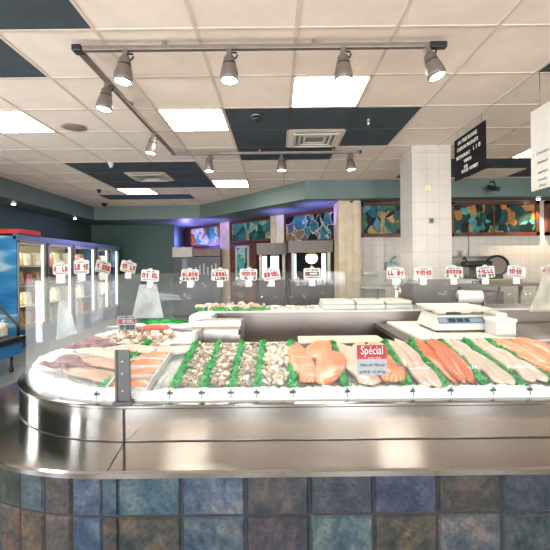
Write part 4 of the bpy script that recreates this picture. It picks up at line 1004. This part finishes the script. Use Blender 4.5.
# wrap roll on its holder
t = thing('film_roll', 'roll of clear wrapping film on a small holder behind the scale', 'film roll', (1.37, 2.86, .83))
m = MB(); m.lathe([(.020, 0), (.042, 0), (.044, .004), (.044, .156), (.042, .16), (.020, .16)], 24, T(1.285, 2.87, 1.02) @ RZ(-.18) @ RY(PI/2)); m.build('roll', M['white'], t)
m = MB(); m.lathe([(.004, -.012), (.019, -.012), (.019, .172), (.004, .172)], 16, T(1.285, 2.87, 1.02) @ RZ(-.18) @ RY(PI/2)); m.build('core', M['outlet'], t)
m = MB(); m.box(1.278, 1.284, 2.85, 2.89, .8305, 1.03); m.box(1.446, 1.452, 2.82, 2.86, .8305, 1.03); m.box(1.278, 1.452, 2.84, 2.87, .8305, .838); m.build('holder', M['steeld'], t)
# faucet on the far side
t = thing('faucet', 'small steel faucet on the far deck left of the column foot', 'faucet', (.99, 3.33, .985))
m = MB(); m.lathe([(.022, .985), (.018, 1.0), (.014, 1.06), (.016, 1.075)], 14, T(.95, 3.21, 0)); m.build('valve_body', M['steelp'], t)
m = MB(); m.tube([(.95, 3.21, 1.05), (.95, 3.16, 1.07), (.95, 3.12, 1.06), (.95, 3.11, 1.03)], .009); m.build('spout', M['steelp'], t)
# frosted acrylic stands
def acrylic(a, b, zb, zt, ta, tb, m0, label, lean=.05):
    """trapezoid sheet: foot from a to b, top narrowed to the fractions ta..tb"""
    a, b = Vector(a), Vector(b); d = b-a; nr = Vector((d.y, -d.x)).normalized()
    P = [(a, zb), (b, zb), (a+d*tb, zt), (a+d*ta, zt)]; m = MB(); th = .006
    off = [0, 0, lean, lean]
    A = [m.bm.verts.new((p.x-nr.x*o, p.y-nr.y*o, z)) for (p, z), o in zip(P, off)]; B = [m.bm.verts.new((p.x-nr.x*(o+th), p.y-nr.y*(o+th), z)) for (p, z), o in zip(P, off)]
    m.bm.faces.new(A); m.bm.faces.new(list(reversed(B)))
    for k in range(4): m.bm.faces.new([A[k], A[(k+1) % 4], B[(k+1) % 4], B[k]])
    o = m.build('acrylic_stand', m0, origin=(a.x, a.y, zb)); tag(o, label, 'stand', 'frosted acrylic stands')
acrylic((-1.05, 2.90), (-.82, 2.90), .885, 1.125, .18, .72, M['frost'], 'pale blue frosted acrylic stand behind the red fish')
acrylic((-1.205, 2.2), (-1.205, 2.42), .86, 1.06, .55, .95, M['frost'], 'frosted acrylic stand inside the rounded glass at left')
acrylic((1.80, 2.88), (2.2, 2.88), .905, 1.22, .40, 1.0, M['frosty'], 'yellowish frosted acrylic stand at right edge of the picture')

# ------------------------------------------------------------------ back of shop at right
t = thing('work_table', 'long stainless work table with thin legs against the white tile wall', 'table', (4.0, 6.6, 0))
m = MB(); m.box(2.75, 4.25, 6.15, 7.0, .905, .945, .004); m.build('table_top', M['steeld'], t)
m = MB(); m.box(2.82, 4.18, 6.2, 6.95, .30, .325); m.build('lower_shelf', M['steeld'], t)
for x in (2.8, 4.16):
    for y in (6.2, 6.92):
        m = MB(); m.tube([(x, y, 0), (x, y, .91)], .022, 10); m.build('leg', M['steeld'], t)
for x in (3.3, 3.65, 3.9): 
    m = MB(); m.tube([(x, 6.2, .325), (x+.12, 6.2, .9)], .014, 8); m.build('brace', M['steeld'], t)
m = MB(); m.box(3.05, 3.65, 6.5, 6.9, .50, .80); m.build('drawer_box', M['steeld'], t)
m = MB(); m.box(3.25, 3.70, 6.16, 6.5, .326, .50, .01); tag(m.build('storage_bin', M['white'], origin=(3.4, 6.3, .326)), 'white bin on the lower shelf of the work table', 'bin')
m = MB(); pan(m, 3.2, 3.75, 6.25, 6.6, .950, .05, .04); tag(m.build('serving_tray', M['olive'], origin=(3.45, 6.4, .945)), 'olive tray on the work table', 'tray')
t = thing('bench_scale', 'small pale scale with a display on the near corner of the work table', 'scale', (2.95, 6.35, .945))
m = MB(); m.box(2.78, 3.10, 6.2, 6.5, .946, 1.0, .006); m.build('scale_base', M['offwhite'], t)
m = MB(); m.box(2.79, 3.09, 6.22, 6.48, 1.0, 1.015, .003); m.build('scale_pan', M['steelp'], t)
m = MB(); m.box(3.0, 3.10, 6.18, 6.2, .955, .99); m.build('scale_display', M['lcd'], t)
m = MB(); m.box(2.75, 3.0, 7.0, 7.2, 1.36, 1.385); m.box(3.0, 3.95, 7.0, 7.2, 1.36, 1.385); sh = m.build('wall_shelf', M['steeld'], origin=(3.3, 7.1, 1.36)); tag(sh, 'steel wall shelf on the white tiles right of the column', 'shelf')
m = MB(); m.lathe([(.03, 1.386), (.045, 1.39), (.05, 1.48), (.048, 1.48)], 18, T(3.28, 7.08, 0)); tag(m.build('cup', M['white'], origin=(3.28, 7.08, 1.386)), 'white cup on the wall shelf right of the column', 'cup')
# black slicer
t = thing('meat_slicer', 'black slicer with a big round blade guard on the work table', 'slicer', (3.55, 6.85, .945))
m = MB(); m.box(3.22, 3.78, 6.72, 6.97, .946, 1.06, .02); m.build('slicer_base', M['black'], t)
m = MB(); m.lathe([(.17, -.03), (.20, -.03), (.21, 0), (.20, .03), (.17, .03), (.165, 0), (.17, -.03)], 28, T(3.70, 6.78, 1.22) @ RX(PI/2) @ Matrix.Diagonal((1, .85, 1, 1)), cap=False); m.build('blade_guard', M['black'], t)
m = MB(); m.lathe([(.165, -.004), (.165, .004)], 28, T(3.70, 6.78, 1.22) @ RX(PI/2) @ Matrix.Diagonal((1, .85, 1, 1))); m.build('blade', M['steeld'], t)
m = MB(); m.box(3.15, 3.62, 6.74, 6.92, 1.20, 1.30, .03); m.box(3.28, 3.44, 6.78, 6.9, 1.05, 1.22, .01); m.build('motor_arm', M['black'], t)
m = MB(); m.tube([(3.18, 6.75, 1.30), (3.12, 6.72, 1.36), (3.10, 6.72, 1.32)], .016); m.build('handle', M['black'], t)
m = MB(); m.tube([(3.42, 7.19, 1.75), (3.425, 7.185, 1.55), (3.41, 7.18, 1.40)], .006); tag(m.build('power_cord', M['outlet'], origin=(3.42, 7.19, 1.4)), 'thin cord hanging down the tile wall above the slicer', 'cord')
t = thing('soap_dispenser', 'blue soap dispenser on the white wall left of the column', 'dispenser', (2.0, 7.1, 1.25))
m = MB(); m.box(1.92, 2.10, 7.05, 7.16, 1.16, 1.30, .015); m.build('tank', M['bluedisp'], t)
m = MB(); m.tube([(2.02, 7.1, 1.30), (2.03, 7.1, 1.36), (2.10, 7.08, 1.39)], .012); m.build('pump', M['outlet'], t)
m = MB(); m.box(1.78, 2.0, 6.6, 7.1, 0, .86); m.box(1.45, 2.5, 6.6, 7.16, .86, .90); t = thing('hand_sink', 'pale sink unit against the white wall left of the column', 'sink', (2.0, 6.9, 0)); m.build('sink_unit', M['offwhite'], t)
m = MB(); m.box(1.50, 1.75, 7.0, 7.14, 1.08, 1.14, .005); m.build('towel_holder', M['white'], t)
# security camera under the soffit
t = thing('security_camera', 'black camera on a bracket at the soffit behind the hanging blackboard', 'camera', (3.50, 6.70, 2.5))
m = MB(); m.tube([(3.58, 6.72, 2.62), (3.58, 6.62, 2.60), (3.56, 6.55, 2.52)], .012); m.build('bracket', M['black'], t)
m = MB(); m.box(-.05, .05, -.09, .09, -.035, .035, .008, mtx=T(3.53, 6.55, 2.48) @ RZ(.5) @ RX(.35)); m.build('housing', M['black'], t)

# ------------------------------------------------------------------ hanging boards
t = thing('hanging_sign', 'black board with white lettering hanging on wires left of the white one', 'sign', (1.97, 4.1, CEIL))
m = MB(); m.mi = 0; m.box(1.96, 1.978, 3.78, 4.43, 2.155, 2.60, .006)
yz = lambda y, z: Matrix(((0, 0, -1, 1.9592), (-1, 0, 0, y), (0, 1, 0, z), (0, 0, 0, 1)))
for s, y, z, sz in (('DU TRES BONNE', 4.13, 2.525, .050), ('CUISSON PRODUITS', 4.13, 2.455, .046), ('RESTAURANT', 4.22, 2.37, .046), ('L  I  Ø', 3.93, 2.385, .05), ('VAPEUR', 4.12, 2.305, .042), ('SUR', 4.16, 2.245, .042), ('MOULE  OUVERT', 4.08, 2.205, .042)): text_into(m, s, sz*1.08, yz(y, z), 1, off=.0012)
m.box(1.9585, 1.960, 3.83, 3.87, 2.175, 2.182)
m.build('board', [M['signblack'], M['lettering']], t)
for y in (3.85, 4.36):
    m = MB(); m.tube([(1.969, y, 2.59), (1.969, y, CEIL-.003)], .003, 6); m.build('wire', M['steeld'], t)
t = thing('hanging_menu', 'white hanging board with small handwritten lines at right edge', 'sign', (1.97, 2.8, CEIL))
m = MB(); m.mi = 0; m.box(1.96, 1.978, 2.45, 3.10, 1.80, 2.41, .004)
yz = lambda y, z: Matrix(((0, 0, -1, 1.9592), (-1, 0, 0, y), (0, 1, 0, z), (0, 0, 0, 1)))
for s, z in (('Crevettes', 2.06), ('homard', 1.99), ('saumon', 1.915), ('moules', 1.86), ('(frais)', 1.815)): text_into(m, s, .036, yz(2.965, z), 1, .3, .0003)
m.build('board', [M['board'], M['ink']], t)
for y in (2.55, 3.0):
    m = MB(); m.tube([(1.969, y, 2.40), (1.969, y, CEIL-.003)], .003, 6); m.build('wire', M['steeld'], t)

# ------------------------------------------------------------------ freezers at left
def freezer(y0, bounds, label):
    ya, yb = bounds[0], bounds[-1]; xf, xbk, zt = -4.0, -4.72, 1.76
    t = thing('upright_freezer', label, 'freezer', ((xf+xbk)/2, (ya+yb)/2, 0), 'glass-door freezers')
    m = MB(); m.box(xbk, xbk+.04, ya, yb, .1, zt); m.box(xbk, xf-.05, ya, yb, .1, .3); m.box(xbk, xf-.05, ya, yb, zt-.08, zt); m.build('cabinet_shell', M['frezin'], t)
    m = MB(); m.box(xbk, xf, ya-.02, ya+.02, .02, zt); m.build('end_panel', M['print'] if ya < 7 else M['bluedeep'], t)
    m = MB(); m.box(xbk, xf, yb-.02, yb+.02, .02, zt); m.build('end_panel', M['bluedeep'], t)
    m = MB(); m.box(xf-.05, xf+.01, ya-.02, yb+.02, zt-.06, zt+.03, .006); m.build('top_band', M['topband'], t)
    m = MB(); m.box(xf-.05, xf+.01, ya, yb, .02, .28); m.build('kick_plate', M['bluedeep'], t)
    for z in (.62, .95, 1.28):
        m = MB(); m.box(xbk+.04, xf-.12, ya+.02, yb-.02, z, z+.015); m.build('shelf', M['white'], t)
    for a, b in zip(bounds, bounds[1:]):
        d = MB(); w = .045
        for bx in ((a+.01, a+w, .29, zt-.07),): d.box(xf-.02, xf+.015, bx[0], bx[1], bx[2], bx[3], .004)
        d.box(xf-.02, xf+.015, a+.01, b-.01, .29, .34); d.box(xf-.02, xf+.015, a+.01, b-.01, zt-.11, zt-.07)
        dr = d.build('door', M['frame'], t)
        g = MB(); g.box(xf-.02, xf+.018, b-w-.03, b-.01, .29, zt-.07, .004); g.build('hinge_stile', M['framedark'], dr)
        g = MB(); g.box(xf-.008, xf-.002, a+w, b-w, .34, zt-.11); g.build('door_glass', M['glassclear'], dr)
        g = MB(); g.tube([(xf+.015, b-.03, .85), (xf+.05, b-.03, .87), (xf+.05, b-.03, 1.25), (xf+.015, b-.03, 1.27)], .012); g.build('door_handle', M['framedark'], dr)
        g = MB(); g.box(xf-.05, xf-.025, b-.105, b-.08, .32, zt-.1); g.build('lamp_strip', M['frezlight'], t)
        g = MB(); g.box(xf-.1, xf-.02, b-.012, b+.012, .29, zt-.07); g.build('mullion', M['framedark'], t)
    return t
freezer(0, [6.2, 7.03, 7.93, 8.92], 'glass-door freezer with a blue printed end panel, nearer unit by the left wall')
freezer(0, [8.97, 9.62, 10.22], 'glass-door freezer unit farther along the left wall')
def bag_mesh(m, w, d, h):
    m.box(-d/2, d/2, -w/2, w/2, 0, h, .02)
    for v in m.bm.verts: v.co.x *= 1-.35*max(0, v.co.z/h-.4); v.co.y *= 1+.05*math.sin(v.co.z*40)
RP = random.Random(17)
PM = {'cream frozen food bag': 'bagw', 'tan frozen food bag': 'bagb', 'dark frozen food bag': 'bagd', 'red frozen food carton': 'bagr'}
psrc = {}
doors = [[6.2, 7.03], [7.03, 7.93], [7.93, 8.92], [8.97, 9.62], [9.62, 10.22]]
dn = ['first', 'second', 'third', 'fourth', 'fifth']; sn = ['low', 'middle', 'upper', 'top']
for di, (a, b) in enumerate(doors):
    for si, z in enumerate((.301, .636, .966, 1.296)):
        n = 3 if b-a > .7 else 2
        for k in range(n):
            kind = RP.choice(['cream frozen food bag', 'cream frozen food bag', 'tan frozen food bag', 'dark frozen food bag', 'cream frozen food bag', 'tan frozen food bag', 'red frozen food carton'])
            if kind not in psrc:
                m = MB()
                if 'carton' in kind: m.box(-.12, .12, -.10, .10, 0, .22, .004)
                else: bag_mesh(m, .21, .22, .26)
                o = m.build('frozen_food_bag' if 'bag' in kind else 'frozen_food_carton', M[PM[kind]]); psrc[kind] = o
            else: o = psrc[kind].copy(); COL.objects.link(o)
            s = RP.uniform(.85, 1.05)*((b-a)/n/.29 if n == 3 else 1.0); s = min(s, 1.0)
            o.location = (-4.32, a+.06+(b-a-.1)*(k+.5)/n, z); o.scale = (s, s, s)
            tag(o, '%s on the %s shelf behind the %s freezer door, %s' % (kind, sn[si], dn[di], (['near', 'middle', 'far'] if n == 3 else ['near', 'far'])[k]), 'frozen food', 'frozen goods in the freezers')
m = MB(); m.box(-4.55, -3.95, 6.19, 6.75, 1.792, 1.865, .006); tag(m.build('red_carton', M['redpaint'], origin=(-4.3, 6.4, 1.792)), 'flat red carton lying on top of the nearer freezer', 'carton')
# chest freezer with sloping glass
t = thing('chest_freezer', 'low blue chest freezer with a sloped glass cover and black bumper', 'freezer', (-3.7, 4.5, 0))
m = MB(); m.box(-4.3, -3.16, 3.9, 5.0, .2, .36, .02); m.build('body', M['blue'], t)
m = MB(); m.box(-4.32, -3.13, 3.88, 5.02, .36, .425, .01); m.build('bumper', M['black'], t)
m = MB(); m.box(-4.3, -4.26, 3.9, 5.0, .425, 1.25); m.build('back_panel', M['blue'], t)
for y in (3.92, 4.98):
    m = MB(); m.tube([(-3.2, y, .42), (-3.22, y, .56), (-3.9, y, 1.25), (-4.28, y, 1.25)], .018, 8); m.build('frame_bar', M['black'], t)
m = MB(); m.prism([(-3.22, .56), (-3.9, 1.25), (-3.905, 1.244), (-3.225, .554)], -5.0, -3.92, RX(PI/2)); m.build('glass_cover', M['glassclear'], t)
for x in (-4.2, -3.24):
    for y in (4.0, 4.9):
        m = MB(); m.lathe([(.025, 0), (.025, .05), (.015, .06), (.015, .2)], 12, T(x, y, 0)); m.build('leg', M['black'], t)
for i, (x, y) in enumerate([(-3.45, 4.2), (-3.45, 4.55), (-3.45, 4.85), (-3.8, 4.85), (-3.8, 4.4)]):
    if i == 0: m = MB(); m.box(-.13, .13, -.12, .12, 0, .16, .02); ob = m.build('frozen_pack', M['bagw']); o = ob
    else: o = ob.copy(); COL.objects.link(o)
    o.location = (x, y, .426); tag(o, 'cream frozen pack lying in the blue chest freezer', 'frozen food', 'packs in the chest freezer')

# ------------------------------------------------------------------ lights
DAY = 230
def area(name, loc, sx, sy, power, color, rot):
    l = bpy.data.lights.new(name, 'AREA'); l.shape = 'RECTANGLE'; l.size = sx; l.size_y = sy; l.energy = power; l.color = color
    o = bpy.data.objects.new(name, l); COL.objects.link(o); o.location = loc; o.rotation_euler = rot; return o
for i in range(1, len(xs)-1, 2):
    w = xs[i+1]-xs[i]
    area('daylight', ((xs[i]+xs[i+1])/2, -7.28, 1.375), w, 2.25, DAY*w, (.92, .95, 1), (rad(138), 0, 0))  # lamps in the added front windows, tilted up to brighten the ceiling
for a, b in WL: area('daylight', (-4.95, (a+b)/2, 1.3), 2.0, b-a, 75*(b-a), (.92, .95, 1), (0, -PI/2, 0))  # lamps for the added left windows, out of view
for (x, y, ry, rx, lb) in spots:
    l = bpy.data.lights.new('spot_beam', 'SPOT'); l.energy = 26; l.color = (1, .90, .76); l.spot_size = rad(75); l.spot_blend = .7; l.shadow_soft_size = .05
    o = bpy.data.objects.new('spot_beam', l); COL.objects.link(o); o.location = Vector((x, y, tz-.012))+Vector((-math.sin(rad(ry))*.24, 0, -.24)); o.rotation_euler = (0, rad(ry), 0)
def point(loc, e, c, r=.06):
    l = bpy.data.lights.new('lamp_glow', 'POINT'); l.energy = e; l.color = c; l.shadow_soft_size = r
    o = bpy.data.objects.new('lamp_glow', l); COL.objects.link(o); o.location = loc
point((-2.42, 10.75, 1.95), 30, (.32, .24, 1))
for loc, e in (((-1.7, 9.7, 1.85), 30), ((.02, 8.2, 1.85), 28), ((.72, 7.35, 1.85), 28)):
    l = bpy.data.lights.new('purple_uplight', 'SPOT'); l.energy = e; l.color = (.32, .22, 1); l.spot_size = rad(120); l.spot_blend = .8; l.shadow_soft_size = .05
    o = bpy.data.objects.new('purple_uplight', l); COL.objects.link(o); o.location = loc; o.rotation_euler = (PI-.25, .2, 0)
for a_, b_ in doors: point((-4.16, (a_+b_)/2, 1.5), 2.2, (1, .93, .75), .1); point((-4.16, (a_+b_)/2, .8), 2.2, (1, .93, .75), .1)
l = bpy.data.lights.new('downlight_beam', 'SPOT'); l.energy = 60; l.color = (1, .8, .55); l.spot_size = rad(95); l.spot_blend = .6
o = bpy.data.objects.new('downlight_beam', l); COL.objects.link(o); o.location = (4.53, 6.9, 2.33); o.rotation_euler = (rad(12), 0, 0)
w = bpy.data.worlds.new('World'); SC.world = w; w.use_nodes = True
w.node_tree.nodes['Background'].inputs[0].default_value = (.85, .92, 1, 1); w.node_tree.nodes['Background'].inputs[1].default_value = 1.0

# ------------------------------------------------------------------ camera
cam = bpy.data.cameras.new('camera'); co = bpy.data.objects.new('camera', cam); COL.objects.link(co)
cam.sensor_width = 36; cam.sensor_fit = 'HORIZONTAL'; cam.lens = 36*F/550
cam.shift_x = (275-CX)/550; cam.shift_y = (CY-275)/550; cam.clip_start = .05
co.matrix_world = T(0, 0, CAMZ) @ RX(PI/2) @ RZ(rad(-.6))
SC.camera = co
SC.view_settings.view_transform = 'Standard'; SC.view_settings.look = 'None'; SC.view_settings.gamma = 1; SC.view_settings.use_curve_mapping = False
SC.view_settings.exposure = 0.72
